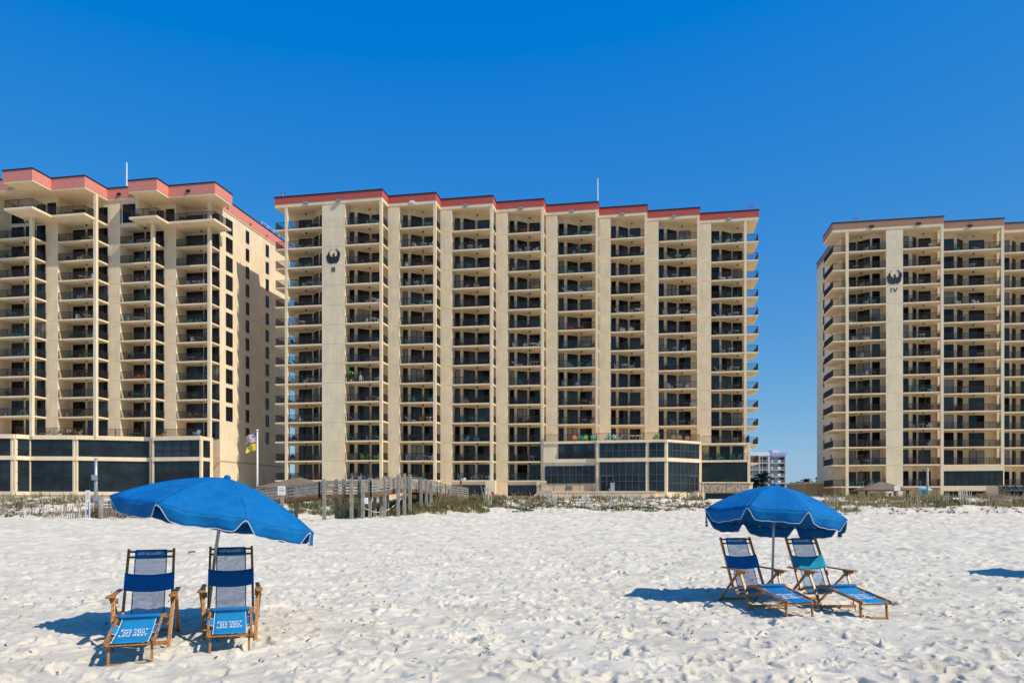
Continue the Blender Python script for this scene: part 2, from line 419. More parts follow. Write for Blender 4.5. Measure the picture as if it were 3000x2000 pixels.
EMB = [(660,400),(600,425),(530,480),(470,560),(440,640),(428,705),(385,670),(392,760),(415,860),(408,890),(450,960),(520,1020),(545,1005),(560,1035),
       (590,1012),(610,1035),(640,1015),(660,1040),(690,1030),(740,1000),(765,985),(785,1025),(815,1040),(880,1000),(940,930),(975,850),(955,855),(990,760),(1005,660),(995,590),(970,535),
       (935,520),(870,440),(795,400),(850,470),(880,540),(888,620),(870,690),(830,735),(775,745),(755,690),(742,640),(765,590),(720,600),(690,615),(665,650),(645,680),(680,690),
       (690,730),(650,765),(600,725),(555,685),(532,640),(540,580),(510,540),(560,470)]
def emblem(root, u0, u1, vf, zc, bu, bv, numeral, size):
    mb = MB(); k = size / 640; um = (u0 + u1) / 2
    poly = [((um - bu) + (x - 700) * k, zc - (y - 720) * k) for x, y in EMB]
    n = len(poly); i = len(mb.v)
    mb.v += [(x, vf - bv - .05, z) for x, z in poly] + [(x, vf - bv - .02, z) for x, z in poly]
    mb.f.append(tuple(range(n))); mb.m.append(0)
    for a in range(n):
        b = (a + 1) % n; mb.f.append((i + a, i + n + a, i + n + b, i + b)); mb.m.append(0)
    mb.build('bird_emblem', M['emblem'], root)
    mb = MB(); y0, y1 = vf - bv - .04, vf - bv - .015; zt = zc - size * .72; h = size * .32; w = size * .052; x = um - bu
    if numeral == 'III':
        for dx in (-.095, 0, .095): mb.box(x + dx*size - w/2 - .06*size*0, x + dx*size + w/2, y0, y1, zt - h, zt)
    else:
        mb.box(x - .21*size - w/2, x - .21*size + w/2, y0, y1, zt - h, zt)
        for sx in (-1, 1):
            p = (x + .05*size, (y0 + y1)/2, zt - h + w*.5); q = (x + .05*size + sx*.125*size, (y0 + y1)/2 + sx*.002, zt - w*.2)
            mb.beam(p, q, w, y1 - y0, 0, up=(0, 1, 0))
    mb.build('numeral', M['emblem'], root)
    return root

def roof(root, outline, bu, bv, z_f, z_r, z_t, band_mat, sub=None):
    def off(poly, d):     # push an outline outwards
        n = len(poly); out = []
        area = sum(poly[i][0]*poly[(i+1) % n][1] - poly[(i+1) % n][0]*poly[i][1] for i in range(n))
        sg = 1 if area > 0 else -1
        for i in range(n):
            p0, p1, p2 = Vector(poly[i-1]), Vector(poly[i]), Vector(poly[(i+1) % n])
            n1 = Vector(((p1-p0).y, -(p1-p0).x)).normalized()*sg; n2 = Vector(((p2-p1).y, -(p2-p1).x)).normalized()*sg
            b = (n1 + n2); b = b / max(.3, b.dot(n1)) ; out.append((p1.x + b.x*d, p1.y + b.y*d))
        return out
    P = [(u - bu, v - bv) for u, v in outline]
    mb = MB(); mb.prism(P, z_f, z_r); mb.build('roof_fascia', M['stucco'], root)
    mb = MB(); mb.prism(off(P, .04), z_r, z_t); o = mb.build('roof_band', band_mat, root)
    mb = MB(); mb.prism(off(P, .10), z_t, z_t + .16); mb.build('roof_cap', M['cap'], root)
    return o
def mast(root, x, y, z0, h, r=.09, name='roof_mast', m='white'):
    mb = MB(); mb.tube([(x, y, z0), (x, y, z0 + h)], [r, r * .7], 8); mb.tube([(x, y, z0), (x, y, z0 + .3)], r * 2, 8)
    return mb.build(name, M[m], root)
M['beacon'] = mat('red_beacon', (.45, .03, .04), .3)
def beacon(root, x, y, z0):
    mb = MB(); mb.tube([(x, y, z0), (x, y, z0 + .75)], .05, 6, 0)
    mb.beam((x - .25, y, z0 + .75), (x + .25, y, z0 + .75), .06, .06, 0)
    for sx in (-.25, .25): mb.tube([(x + sx, y, z0 + .75), (x + sx, y, z0 + 1.0)], [.11, .08], 8, 1)
    mb.build('warning_light', [M['metal'], M['beacon']], root)
def flood(root, x, y, z, m='metal'):
    mb = MB(); mb.box(x - .32, x + .32, y - .30, y - .05, z - .22, z + .12); mb.box(x - .22, x + .22, y - .05, y + .05, z - .1, z + .1)
    mb.build('flood_light', M[m], root)
def glass_wall(root, p, q, z0, z1, cols, rows, bu, bv, name='lobby_window', mf=6, fw=.075, curtains=()):
    mb = MB(); pane(mb, (p[0]-bu, p[1]-bv), (q[0]-bu, q[1]-bv), z0, z1, cols, rows, mg=7, mf=mf, proud=.05, fw=fw, curtain=curtains)
    return mb.build(name, TM, root)
def Z(zr): return CZ + zr

def panel_joints(mb, u0, u1, v, levels, bu, bv):
    for z in levels: mb.face([(u0 - bu + .02, v - bv - .004, z - .14), (u1 - bu - .02, v - bv - .004, z - .14), (u1 - bu - .02, v - bv - .004, z - .10), (u0 - bu + .02, v - bv - .004, z - .10)], 1)

# ================================================================== the middle tower
BU, BV = -18.0, 103.0
x, y = UV(BU, BV)
mid = thing('apartment_tower', 'cream apartment tower with red roof band, black bird emblem and numeral III', 'building', (x, y, 0), -TH)
L3 = [Z(3.2 + FH * k) for k in range(14)]
TE = [(-53.5, -37.1, 101.85), (-37.1, -29.9, 104.31), (-29.9, -22.06, 106.77), (-22.06, -14.94, 109.23),
      (-14.94, -7.15, 111.69), (-7.15, 0.0, 114.15), (0.0, 7.8, 116.61), (7.8, 16.7, 119.07)]
bays = []; PAN = []
wA = -46.2 + 53.5
innA = [(1.5, 3.2), (4.5, 3.2), (6.0, 1.9), (wA, 1.9)]
bays.append(Bay(-53.5, 101.85, wA, innA, [(0, .24, .92, 2), (1, .12, .9, 2), (2, .15, .5, 1)],
    slab=[(0, 0), (wA, 0), (wA, 1.9), (6.0, 1.9), (4.5, 3.2), (1.5, 3.2), (1.5, 6.4), (0, 6.4)],
    rail=[[(wA, .09), (.09, .09), (.09, 6.3)]]))
bays.append(std_bay(-42.7, 101.85, -37.1 + 42.7, 'B', True)); PAN.append((-46.2, -42.7, 101.85))
for i in range(1, 7):
    uL, uR, vF = TE[i]; bays.append(std_bay(uL + 1.72, vF, uR - uL - 1.72, str(i))); PAN.append((uL, uL + 1.72, vF))
uL, uR, vF = TE[7]; PAN.append((uL, uL + 1.9, vF)); wT = 14.9 - uL - 1.9
innT = [(0, 1.7), (.30*wT, 1.7), (.66*wT, 3.2), (wT, 3.2)]
bays.append(Bay(uL + 1.9, vF, uR - uL - 1.9, innT, [(0, .1, .85, 1), (1, .1, .92, 2), (2, .08, .85, 2)],
    slab=[(0, 0), (uR - uL - 1.9, 0), (uR - uL - 1.9, 5.6), (wT, 5.6), (wT, 3.2), (.66*wT, 3.2), (.30*wT, 1.7), (0, 1.7)],
    rail=[[(0, .09), (uR - uL - 2.0, .09), (uR - uL - 2.0, 5.5)]]))
out = []
for b, pan in zip(bays, [None] + PAN):
    if pan: out += [(pan[0], pan[2]), (pan[1], pan[2])]
    out += [(b.u0 + a, b.v0 + c) for a, c in b.inner]
out += [(14.9, 139), (-52, 126)]
mb = MB(); mb.prism([(u - BU, v - BV) for u, v in out], .9, Z(42.95))
for p in PAN: panel_joints(mb, p[0], p[1], p[2], L3, BU, BV)
mb.build('wall', [M['stucco'], M['joint']], mid)
ro = [(-53.5, 101.85)]
for i, (uL, uR, vF) in enumerate(TE):
    ro.append((uR, vF - .05))
    if i < 7: ro.append((uR, TE[i + 1][2] - .05))
ro[0] = (-53.5, 101.8); ro += [(16.7, 124.8), (14.9, 124.8), (14.9, 139), (-52, 126), (-52, 108.2), (-53.5, 108.2)]
roof(mid, ro, BU, BV, Z(42.9), Z(43.35), Z(44.32), M['red'])
cols = [(-51.75, 101.85)] + [(t[1] - .18, t[2]) for t in TE[:7]] + [(14.75, 119.07)]
for u, v in cols:
    mb = MB(); mb.box(u - BU - .20, u - BU + .20, v - BV - .03, v - BV + .36, gh(*UV(u, v)) - .3, Z(42.95)); mb.build('column', M['stucco'], mid)
lev = [L3] * 5 + [L3[3:], L3[3:], L3[3:], L3[1:]]
stack(mid, bays, lev, mid, 'middle', BU, BV, 100)
emblem(mid, -46.2, -42.7, 101.85, Z(35.35), BU, BV, 'III', 2.18)
for u, v in ((-48.6, 101.8), (-43.6, 101.8), (-33.4, 104.26), (-26, 106.7), (-18.3, 109.2), (-11, 111.6), (-3.6, 114.1), (4, 116.5), (12.4, 119)):
    flood(mid, u - BU, v - BV, Z(43.3), 'white' if u == -33.4 else 'metal')
beacon(mid, -52.6 - BU, 102.6 - BV, Z(44.5)); beacon(mid, 15.8 - BU, 120 - BV, Z(44.5))
mast(mid, u_at(1751, 113) - BU, 113 - BV, Z(44.4), 4.0, .10); mast(mid, u_at(1647, 113) - BU, 113 - BV, Z(44.4), .9, .03, m='metal')
# base under the first balconies, with dark ground floor windows
for i in range(4):
    uL, uR, vF = TE[i]
    mb = MB(); mb.box(uL - BU + .3, uR - BU - .3, vF - BV + .25, vF - BV + 2.2, .9, L3[0] - .2); mb.build('base_wall', M['stucco'], mid)
    if i >= 2: glass_wall(mid, (uL + .9, vF + .25), (uR - .9, vF + .25), Z(.95), Z(2.45), 5, (), BU, BV, 'ground_window', 2)
    mb = MB(); mb.box(uR - BU - 1.0, uR - BU + .45, vF - BV - .35, vF - BV + .5, gh(*UV(uR, vF)) - .3, L3[0] - .05)
    if i: mb.build('pier', M['stucco'], mid)
# the podium with the lobby windows
P3 = [(-14.94, 109.05), (-7.25, 109.05), (-7.15, 108.4), (2.75, 108.4), (7.6, 113.3), (7.6, 121), (-14.94, 116)]
mb = MB(); mb.prism([(u - BU, v - BV) for u, v in P3], .9, L3[2] - .02); mb.build('podium', M['stucco'], mid)
mb = MB(); mb.prism([(u - BU, v - BV) for u, v in [(-14.94, 108.9), (-7.3, 108.9), (-7.2, 108.25), (2.8, 108.25), (7.8, 113.2), (7.5, 113.6), (2.6, 108.75), (-7.0, 108.75), (-7.1, 109.3), (-14.94, 109.3)]], L3[2] - .32, L3[2] + .03)
mb.prism([(u - BU, v - BV) for u, v in [(-14.94, 108.93), (-7.3, 108.93), (-7.2, 108.28), (2.8, 108.28), (7.8, 113.23), (7.5, 113.6), (2.6, 108.75), (-7.0, 108.75), (-7.1, 109.3), (-14.94, 109.3)]], Z(5.75), Z(6.28))
mb.build('podium_ledge', M['stucco'], mid)
glass_wall(mid, (-12.7, 109.05), (-7.5, 109.05), Z(6.35), Z(8.4), 5, (), BU, BV, 'lobby_window', 2, curtains=(0, 2, 4))
mb = MB(); railing(mb, [(-12.7 - BU, 108.9 - BV), (-7.5 - BU, 108.9 - BV)], z=Z(6.3)); mb.build('podium_railing', TM, mid)
glass_wall(mid, (-14.7, 109.05), (-7.45, 109.05), Z(2.75), Z(5.25), 8, (Z(3.95),), BU, BV)
uu = [u_at(p, 108.4) for p in (1757, 1891, 1902, 1946)]
glass_wall(mid, (uu[0], 108.4), (uu[1], 108.4), Z(6.35), Z(8.38), 7, (Z(7.35),), BU, BV)
glass_wall(mid, (uu[0], 108.4), (uu[1], 108.4), Z(1.55), Z(5.7), 7, (Z(3.0), Z(3.9)), BU, BV)
glass_wall(mid, (uu[2], 108.4), (uu[3], 108.4), Z(6.35), Z(8.38), 2, (Z(7.35),), BU, BV)
glass_wall(mid, (uu[2], 108.4), (uu[3], 108.4), Z(1.55), Z(5.7), 2, (Z(3.0), Z(3.9)), BU, BV)
glass_wall(mid, (2.95, 108.6), (7.45, 113.15), Z(6.35), Z(8.38), 8, (Z(7.35),), BU, BV)
glass_wall(mid, (2.95, 108.6), (7.45, 113.15), Z(1.55), Z(5.7), 8, (Z(2.7), Z(3.9)), BU, BV)
# lobby doors, framed lighter
for p, q in (((uu[0] + .1, 108.33), (uu[0] + 1.9, 108.33)), ((6.0, 111.6), (7.3, 112.95))):
    mb = MB(); pane(mb, (p[0]-BU, p[1]-BV), (q[0]-BU, q[1]-BV), Z(1.5), Z(3.75), 2, (), 3, 6, .03, fw=.13); mb.build('lobby_door', TM, mid)
# terrace doors behind the podium edge
for b in bays[5:8]:
    mb = MB(); mb.add(b.glass(0), (b.u0 - BU, b.v0 - BV, L3[2])); mb.build('terrace_doors', TM, mid)
mb = MB(); railing(mb, [(-14.7 - BU, 109.0 - BV), (-7.2 - BU, 109.0 - BV), (-7.1 - BU, 108.35 - BV), (2.75 - BU, 108.35 - BV), (7.6 - BU, 113.3 - BV)], z=L3[2]); mb.build('terrace_railing', TM, mid)
# lower block of the last bay
mb = MB(); mb.box(7.8 - BU, 14.95 - BU, 116.0 - BV, 121 - BV, 1.0, Z(2.75)); mb.box(8.2 - BU, 14.6 - BU, 117.6 - BV, 121 - BV, Z(2.7), L3[2] - .3)
mb.box(7.8 - BU, 14.95 - BU, 115.7 - BV, 120 - BV, Z(5.95), Z(6.25)); mb.box(7.7 - BU, 15.05 - BU, 115.7 - BV, 120 - BV, L3[2] - .3, L3[2] - .02)
mb.build('podium', M['stucco'], mid)
for u in (7.85, 14.85):
    mb = MB(); mb.box(u - BU - .2, u - BU + .2, 115.68 - BV, 116.1 - BV, .9, L3[2] - .1); mb.build('column', M['stucco'], mid)
mb = MB(); railing(mb, [(8.1 - BU, 115.8 - BV), (14.65 - BU, 115.8 - BV)], z=Z(6.25)); railing(mb, [(8.0 - BU, 115.8 - BV), (14.9 - BU, 115.8 - BV), (14.9 - BU, 119 - BV)], z=L3[2]); mb.build('terrace_railing', TM, mid)
mb = MB()
for a, b in ((9.3, 10.3), (10.9, 12.3), (12.7, 14.3)): pane(mb, (a - BU, 117.6 - BV), (b - BU, 117.6 - BV), Z(6.3), Z(8.4), 2 if b - a > 1.5 else 1)
mb.build('terrace_doors', TM, mid)
glass_wall(mid, (8.1, 116.0), (14.6, 116.0), Z(2.85), Z(5.9), 6, (Z(3.9),), BU, BV, mf=2)
# patio, stairs and rails before the podium
mb = MB(); mb.box(-15.2 - BU, 1.2 - BU, 106.9 - BV, 109.2 - BV, 1.2, Z(1.42)); mb.box(-15.3 - BU, 1.3 - BU, 106.8 - BV, 109.2 - BV, Z(1.42), Z(1.55)); mb.build('patio', M['stucco'], mid)
mb = MB(); railing(mb, [(-15.1 - BU, 107.0 - BV), (-7.6 - BU, 107.0 - BV)], z=Z(1.55), h=1.15); mb.build('patio_railing', TM, mid)
def stairs(root, x0, y, z0, x1, z1, wid, n=9):
    mb = MB()
    for k in range(n):
        a = x0 + (x1 - x0) * k / n; b = x0 + (x1 - x0) * (k + 1) / n; zt = z0 + (z1 - z0) * (k + 1) / n
        mb.box(min(a, b), max(a, b), y - wid, y, zt - (.5 if k > 1 else .9), zt)
    mb.build('stairs', M['stucco'], root)
    for yy in (y - wid, y):
        mb = MB(); mb.beam((x0, yy, z0 + .95), (x1, yy, z1 + .95), .07, .07, 1); mb.beam((x0, yy, z0 + .5), (x1, yy, z1 + .5), .04, .04, 1)
        for t in (0, .5, 1): mb.beam((x0 + (x1 - x0)*t, yy, z0 + (z1 - z0)*t - .2), (x0 + (x1 - x0)*t, yy, z0 + (z1 - z0)*t + .95), .06, .06, 1)
        mb.build('stair_rail', TM, root)
stairs(mid, -17.0 - BU, 108.4 - BV, Z(.1), -15.25 - BU, Z(1.55), 1.3)
stairs(mid, 4.2 - BU, 108.9 - BV, Z(.1), 6.9 - BU, Z(1.55), 1.4)
mb = MB(); mb.box(6.9 - BU, 8.6 - BU, 107.4 - BV, 112.8 - BV, Z(1.40), Z(1.55)); railing(mb, [(6.95 - BU, 107.5 - BV), (8.5 - BU, 107.5 - BV)], z=Z(1.55)); mb.build('stair_landing', TM, mid)
mb = MB(); mb.box(-11.6 - BU, -10.7 - BU, 108.97 - BV, 109.1 - BV, Z(1.75), Z(2.35))
for k in range(4): mb.box(-11.55 - BU, -10.75 - BU, 108.93 - BV, 108.98 - BV, Z(1.8 + .14*k), Z(1.87 + .14*k), 0)
mb.build('wall_vent', M['metal'], mid)

# ================================================================== the right tower
BU4, BV4 = 45.0, 128.0
x, y = UV(BU4, BV4)
rt = thing('apartment_tower', 'cream apartment tower with tan roof band, black bird emblem and numeral IV', 'building', (x, y, 0), -TH)
L4 = [Z(2.5)] + [Z(5.92 + 2.82 * k) for k in range(13)]
V0 = 126.9
pu0, pu1 = u_at(2596, V0), u_at(2645.5, V0); cu = u_at(2482, V0)
TE4 = [(29.1, 45.4, V0), (45.4, 55.0, 129.36), (55.0, 63.0, 131.8), (63.0, 70.5, 134.3)]
b4 = []; PAN4 = [(pu0, pu1, V0)]
wA = pu0 - 29.1
inn = [(2.1, 3.2), (.55*wA, 3.2), (.78*wA, 1.8), (wA, 1.8)]
b4.append(Bay(29.1, V0, wA, inn, [(0, .30, .96, 2), (1, .1, .92, 2), (2, .12, .75, 1)],
    slab=[(0, 0), (wA, 0), (wA, 1.8), (.78*wA, 1.8), (.55*wA, 3.2), (2.1, 3.2), (2.1, 6.3), (0, 6.3)], rail=[[(wA, .09), (.09, .09), (.09, 6.2)]]))
wB = 45.4 - pu1
b4.append(Bay(pu1, V0, wB, [(0, 1.7), (.32*wB, 1.7), (.52*wB, 3.2), (wB, 3.2)], [(0, .22, .70, 1), (1, .1, .85, 2), (2, .10, .72, 2)]))
for uL, uR, vF in TE4[1:]:
    w = uR - uL - .35; b4.append(Bay(uL + .35, vF, w, [(0, 1.7), (.33*w, 1.7), (.50*w, 3.2), (w, 3.2)], [(0, .20, .85, 1), (1, .1, .85, 2), (2, .18, .66, 2)])); PAN4.append((uL, uL + .35, vF))
out = []
for b, pan in zip(b4, [None] + PAN4):
    if pan: out += [(pan[0], pan[2]), (pan[1], pan[2])]
    out += [(b.u0 + a, b.v0 + c) for a, c in b.inner]
out += [(70.5, 154), (31.2, 148)]
mb = MB(); mb.prism([(u - BU4, v - BV4) for u, v in out], .9, Z(42.95))
panel_joints(mb, pu0, pu1, V0, L4, BU4, BV4)
for z in L4[::2]: mb.face([(31.2 - BU4 - .004, a - BV4, b) for a, b in ((130.2, z - .14), (147.9, z - .14), (147.9, z - .10), (130.2, z - .10))], 1)
mb.build('wall', [M['stucco'], M['joint']], rt)
ro = [(29.1, V0 - .05)]
for i, (uL, uR, vF) in enumerate(TE4):
    ro.append((uR, vF - .05))
    if i < 3: ro.append((uR, TE4[i + 1][2] - .05))
ro += [(70.5, 154), (31.2, 148), (31.2, 133.2), (29.1, 133.2)]
roof(rt, ro, BU4, BV4, Z(42.9), Z(43.35), Z(44.32), M['brownband'])
for u, v in [(cu, V0)] + [(t[1] - .2, t[2]) for t in TE4]:
    mb = MB(); mb.box(u - BU4 - .22, u - BU4 + .22, v - BV4 - .03, v - BV4 + .36, 1.2, Z(42.95)); mb.build('column', M['stucco'], rt)
stack(rt, b4, [L4, L4, L4[1:], L4, L4], rt, 'right', BU4, BV4, 100)
emblem(rt, pu0, pu1, V0, Z(35.36), BU4, BV4, 'IV', 2.3)
beacon(rt, u_at(2508, 128) - BU4, 128 - BV4, Z(44.5))
for u, v in ((u_at(2553, V0), V0), (u_at(2690, V0), V0), (u_at(2841, 129.3), 129.3)): flood(rt, u - BU4, v - BV4, Z(43.5), 'lamp')
for z in L4[1:]:      # narrow windows in the long side wall
    for v in (136.5, 142.0):
        mb = MB(); pane(mb, (31.2 - BU4, v + .9 - BV4), (31.2 - BU4, v - BV4), z + .5, z + 2.2, 1, (z + 1.35,)); mb.build('window', TM, rt)
# closed glass band and beam low on the third stack
mb = MB(); mb.box(45.6 - BU4, 54.7 - BU4, 128.9 - BV4, 131.5 - BV4, 1.2, Z(5.7)); mb.box(45.5 - BU4, 54.8 - BU4, 128.7 - BV4, 131.5 - BV4, Z(4.9), Z(5.72)); mb.box(45.5 - BU4, 54.8 - BU4, 128.5 - BV4, 131.5 - BV4, Z(1.75), Z(2.55)); mb.build('podium', M['stucco'], rt)
glass_wall(rt, (45.9, 128.9), (54.6, 128.9), Z(2.6), Z(4.85), 9, (Z(3.7),), BU4, BV4, mf=2)
glass_wall(rt, (45.9, 128.9), (54.6, 128.9), Z(.4), Z(1.7), 9, (), BU4, BV4, mf=2)
glass_wall(rt, (cu + .5, V0 + 2.9), (pu0 - 3.5, V0 + 2.9), Z(.3), Z(2.2), 2, (), BU4, BV4, 'ground_window', 2)

# ================================================================== the left tower
K = 1.011
def SU(pts): return [(a * K, b * K) for a, b in pts]
BU2, BV2 = -72.0 * K, 96.0 * K
x, y = UV(BU2, BV2)
lt = thing('apartment_tower', 'cream apartment tower with stepped coral roof and jutting penthouse balconies', 'building', (x, y, 0), -TH)
F2 = 2.73; L2 = [Z(9.2 + F2 * k) for k in range(11)]
TE2 = [tuple(K * a for a in t) for t in ((-90, -82.3, 88.95), (-82.3, -74.5, 91.4), (-74.5, -67.5, 93.85), (-67.5, -60.4, 96.3))]
b2 = []; PAN2 = []
for i, (uL, uR, vF) in enumerate(TE2):
    pw = 1.82; w = uR - uL - pw
    b2.append(Bay(uL + pw, vF, w, [(0, 2.5), (w, 2.5)], [(0, .06, .38, 2), (0, .45, .69, 1), (0, .75, .97, 2)] if i < 3 else [(0, .01, .50, 3), (0, .54, .70, 1), (0, .75, .97, 2)],
        slab=[(0, 0), (w, 0), (w, 2.5), (0, 2.5)]))
    PAN2.append((uL, uL + pw, vF))
out = []
for b, pan in zip(b2, PAN2):
    out += [(pan[0], pan[2]), (pan[1], pan[2])] + [(b.u0 + a, b.v0 + c) for a, c in b.inner]
out += [(-60.4 * K, 120.2 * K), (-92 * K, 115 * K)]
mb = MB(); mb.prism([(u - BU2, v - BV2) for u, v in out], .9, Z(42.95))
for p in PAN2: panel_joints(mb, p[0], p[1], p[2], L2, BU2, BV2)
mb.build('wall', [M['stucco'], M['joint']], lt)
ro = SU([(-92, 88.5), (-84.2, 88.5), (-84.2, 86.2), (-79.75, 86.2), (-79.75, 89.4), (-74.6, 89.4), (-74.6, 93.7), (-69.9, 93.7), (-69.9, 91.9), (-65.6, 91.9), (-65.6, 94.4),
         (-58.5, 94.4), (-58.5, 98.7), (-60.3, 98.7), (-60.3, 120.2), (-92, 115)])
roof(lt, ro, BU2, BV2, Z(42.75), Z(42.95), Z(44.35), M['pink'])
slabs = [SU([(-84.2, 86.3), (-79.85, 86.3), (-79.85, 89.5), (-74.7, 89.5), (-74.7, 94.3), (-80, 94.3), (-84.2, 92.6)]),
         SU([(-69.9, 92.0), (-65.7, 92.0), (-65.7, 94.5), (-58.6, 94.5), (-58.6, 98.7), (-60.4, 98.7), (-60.4, 99.2), (-65, 99.2), (-69.9, 98.2)])]
zp = Z(39.45)
for sl in slabs:
    P = [(u - BU2, v - BV2) for u, v in sl]
    mb = MB(); mb.prism(P, zp - .3, zp); o = mb.build('balcony', M['stucco'], lt)
    mb = MB(); ins = [(P[0][0] + .1, P[0][1] + 3), (P[0][0] + .1, P[0][1] + .1)] + [(p[0] - .1, p[1] + .1) for p in P[1:5]]
    railing(mb, ins, z=zp); mb.build('railing', TM, o)
mb = MB(); mb.box(-74.3*K - BU2, -69.95*K - BU2, 93.95*K - BV2, 97*K - BV2, zp - .5, Z(42.8)); mb.build('wall', M['stucco'], lt)
for a, b in ((-74.1, -72.6), (-72.3, -70.4)):
    mb = MB(); pane(mb, (a*K - BU2, 93.95*K - BV2), (b*K - BU2, 93.95*K - BV2), zp + .05, zp + 2.6, 2); mb.build('window', TM, lt)
# penthouse doors
for b in b2:
    mb = MB(); mb.add(b.glass(0), (b.u0 - BU2, b.v0 - BV2, zp)); mb.build('penthouse_doors', TM, lt)
for (uL, uR, vF) in TE2:
    if abs(uL + 74.5 * K) < .1: continue
    mb = MB(); pane(mb, (uL + .25 - BU2, vF - BV2), (uL + 1.55 - BU2, vF - BV2), zp + .05, zp + 2.5, 2); mb.build('window', TM, lt)
for i, (uL, uR, vF) in enumerate(TE2):
    mb = MB(); mb.box(uR - BU2 - .42, uR - BU2 + .02, vF - BV2 - .03, vF - BV2 + .40, L2[0] - .2, Z(42.8) if i in (1, 3) else zp - .2); mb.build('column', M['stucco'], lt)
stack(lt, b2, [L2[1:]] * 4, lt, 'left', BU2, BV2, 100)
for b in b2:
    mb = MB(); mb.add(b.glass(1), (b.u0 - BU2, b.v0 - BV2, L2[0])); mb.build('terrace_doors', TM, lt)
us = -60.4 * K
for k in range(12):
    for j, (v0, v1, zt, hh) in enumerate(((100.3, 102.0, 38.6, 2.0), (105.8, 106.7, 41.5, 1.8), (111.9, 112.8, 41.4, 1.8))):
        if j == 0 and k > 10: continue
        zt2 = Z((zt + (2.745 if j == 0 else 0) - 2.745 * k) * K)
        mb = MB(); pane(mb, (us - BU2, v0*K - BV2), (us - BU2, v1*K - BV2), zt2 - hh*K, zt2, 2 if j == 0 else 1, (zt2 - hh*K/2,), proud=.05); mb.build('window', TM, lt)
for v in (100.5, 107, 112, 117): 
    mb = MB(); mb.box(us - BU2 + .09, us - BU2 + .16, v*K - BV2 - .2, v*K - BV2 + .2, Z(43.15), Z(43.45)); mb.build('roof_vent', M['cap'], lt)
for u, v in ((-90, 89.95), (-72.7, 93.65), (-62.5, 94.35)):
    mb = MB(); mb.box(u*K - BU2 - .28, u*K - BU2 + .28, v*K - BV2 - .16, v*K - BV2, Z(43.3), Z(43.62)); mb.build('roof_vent', M['cap'], lt)
mast(lt, u_at(371, 97) - BU2, 97 - BV2, Z(44.0), 5.0, .14)
mb = MB()
for k in range(4): mb.tube([(us - BU2 - 1.2, 114 + k*2 - BV2, Z(44.3)), (us - BU2 - 1.2, 114 + k*2 - BV2, Z(46))], .05, 6)
for z in (45.2, 46): mb.tube([(us - BU2 - 1.2, 114 - BV2, Z(z)), (us - BU2 - 1.2, 120 - BV2, Z(z))], .05, 6)
mb.build('roof_guardrail', M['white'], lt)
mb = MB(); mb.box(us - BU2 - .02, us - BU2 + .05, 98.3*K - BV2, 120.1*K - BV2, Z(5.9), Z(6.1)); mb.build('wall_ledge', M['joint'], lt)
# podium
PP = SU([(-92, 86.3), (-83.7, 87.6), (-82.9, 89.3), (-76.9, 90.6), (-68.6, 95.0), (-67.8, 94.2), (-60.4, 94.2), (-60.4, 97), (-92, 97)])
mb = MB(); mb.prism([(u - BU2, v - BV2) for u, v in PP], .8, L2[0] - .03); mb.build('podium', M['stucco'], lt)
mb = MB()
for a, b in zip(PP[:6], PP[1:7]):
    for z0, z1, d in ((L2[0] - .55, L2[0] + .02, .28), (Z(5.75), Z(6.3), .24), (Z(.95), Z(1.45), .30)):
        p = Vector((a[0] - BU2, a[1] - BV2)); q = Vector((b[0] - BU2, b[1] - BV2)); zz = (z0 + z1)/2
        mb.beam((p.x, p.y, zz), (q.x, q.y, zz), d * 2, z1 - z0)
mb.build('podium_ledge', M['stucco'], lt)
for k, (a, b) in enumerate(zip(PP[:6], PP[1:7])):
    a = Vector(a); b = Vector(b); d = b - a
    if d.length < 1.3: continue
    t0, t1 = (.02, .93) if k in (0, 2) else (.035, .965)
    p = a + d * t0; q = a + d * t1; n = max(2, round(d.length * (t1 - t0) / 1.35))
    glass_wall(lt, p, q, Z(6.35), Z(8.6), n, (Z(7.2),), BU2, BV2, mf=2, curtains=(0, 1, 2, 3) if k == 5 else ())
    glass_wall(lt, p, q, Z(1.5), Z(5.7), n, (Z(2.6), Z(4.1)), BU2, BV2, mf=2)
    for t in (0.0, 1.0):
        c = a + d * (t0 - .025 if t == 0 else t1 + .025); mb = MB(); mb.box(c.x - BU2 - .15, c.x - BU2 + .15, c.y - BV2 - .14, c.y - BV2 + .3, Z(1.2), L2[0] - .3); mb.build('pillar', M['stucco'], lt)
for z0, z1, rw in ((Z(6.35), Z(8.6), (Z(7.2),)), (Z(1.5), Z(5.7), (Z(2.6), Z(4.1)))):
    glass_wall(lt, (us, 94.5 * K), (us, 96.1 * K), z0, z1, 2, rw, BU2, BV2, mf=2)
mb = MB(); railing(mb, [(u - BU2, v - BV2 + .15) for u, v in PP[1:7]], z=L2[0]); mb.build('terrace_railing', TM, lt)
mb = MB(); mb.prism([(u - BU2, v - BV2) for u, v in SU([(-95, 84.5), (-83, 86.0), (-76.5, 88.8), (-68, 92.6), (-60.6, 93.2), (-60.6, 95), (-95, 95)])], .5, Z(.85)); mb.build('terrace_wall', M['concrete'], lt)

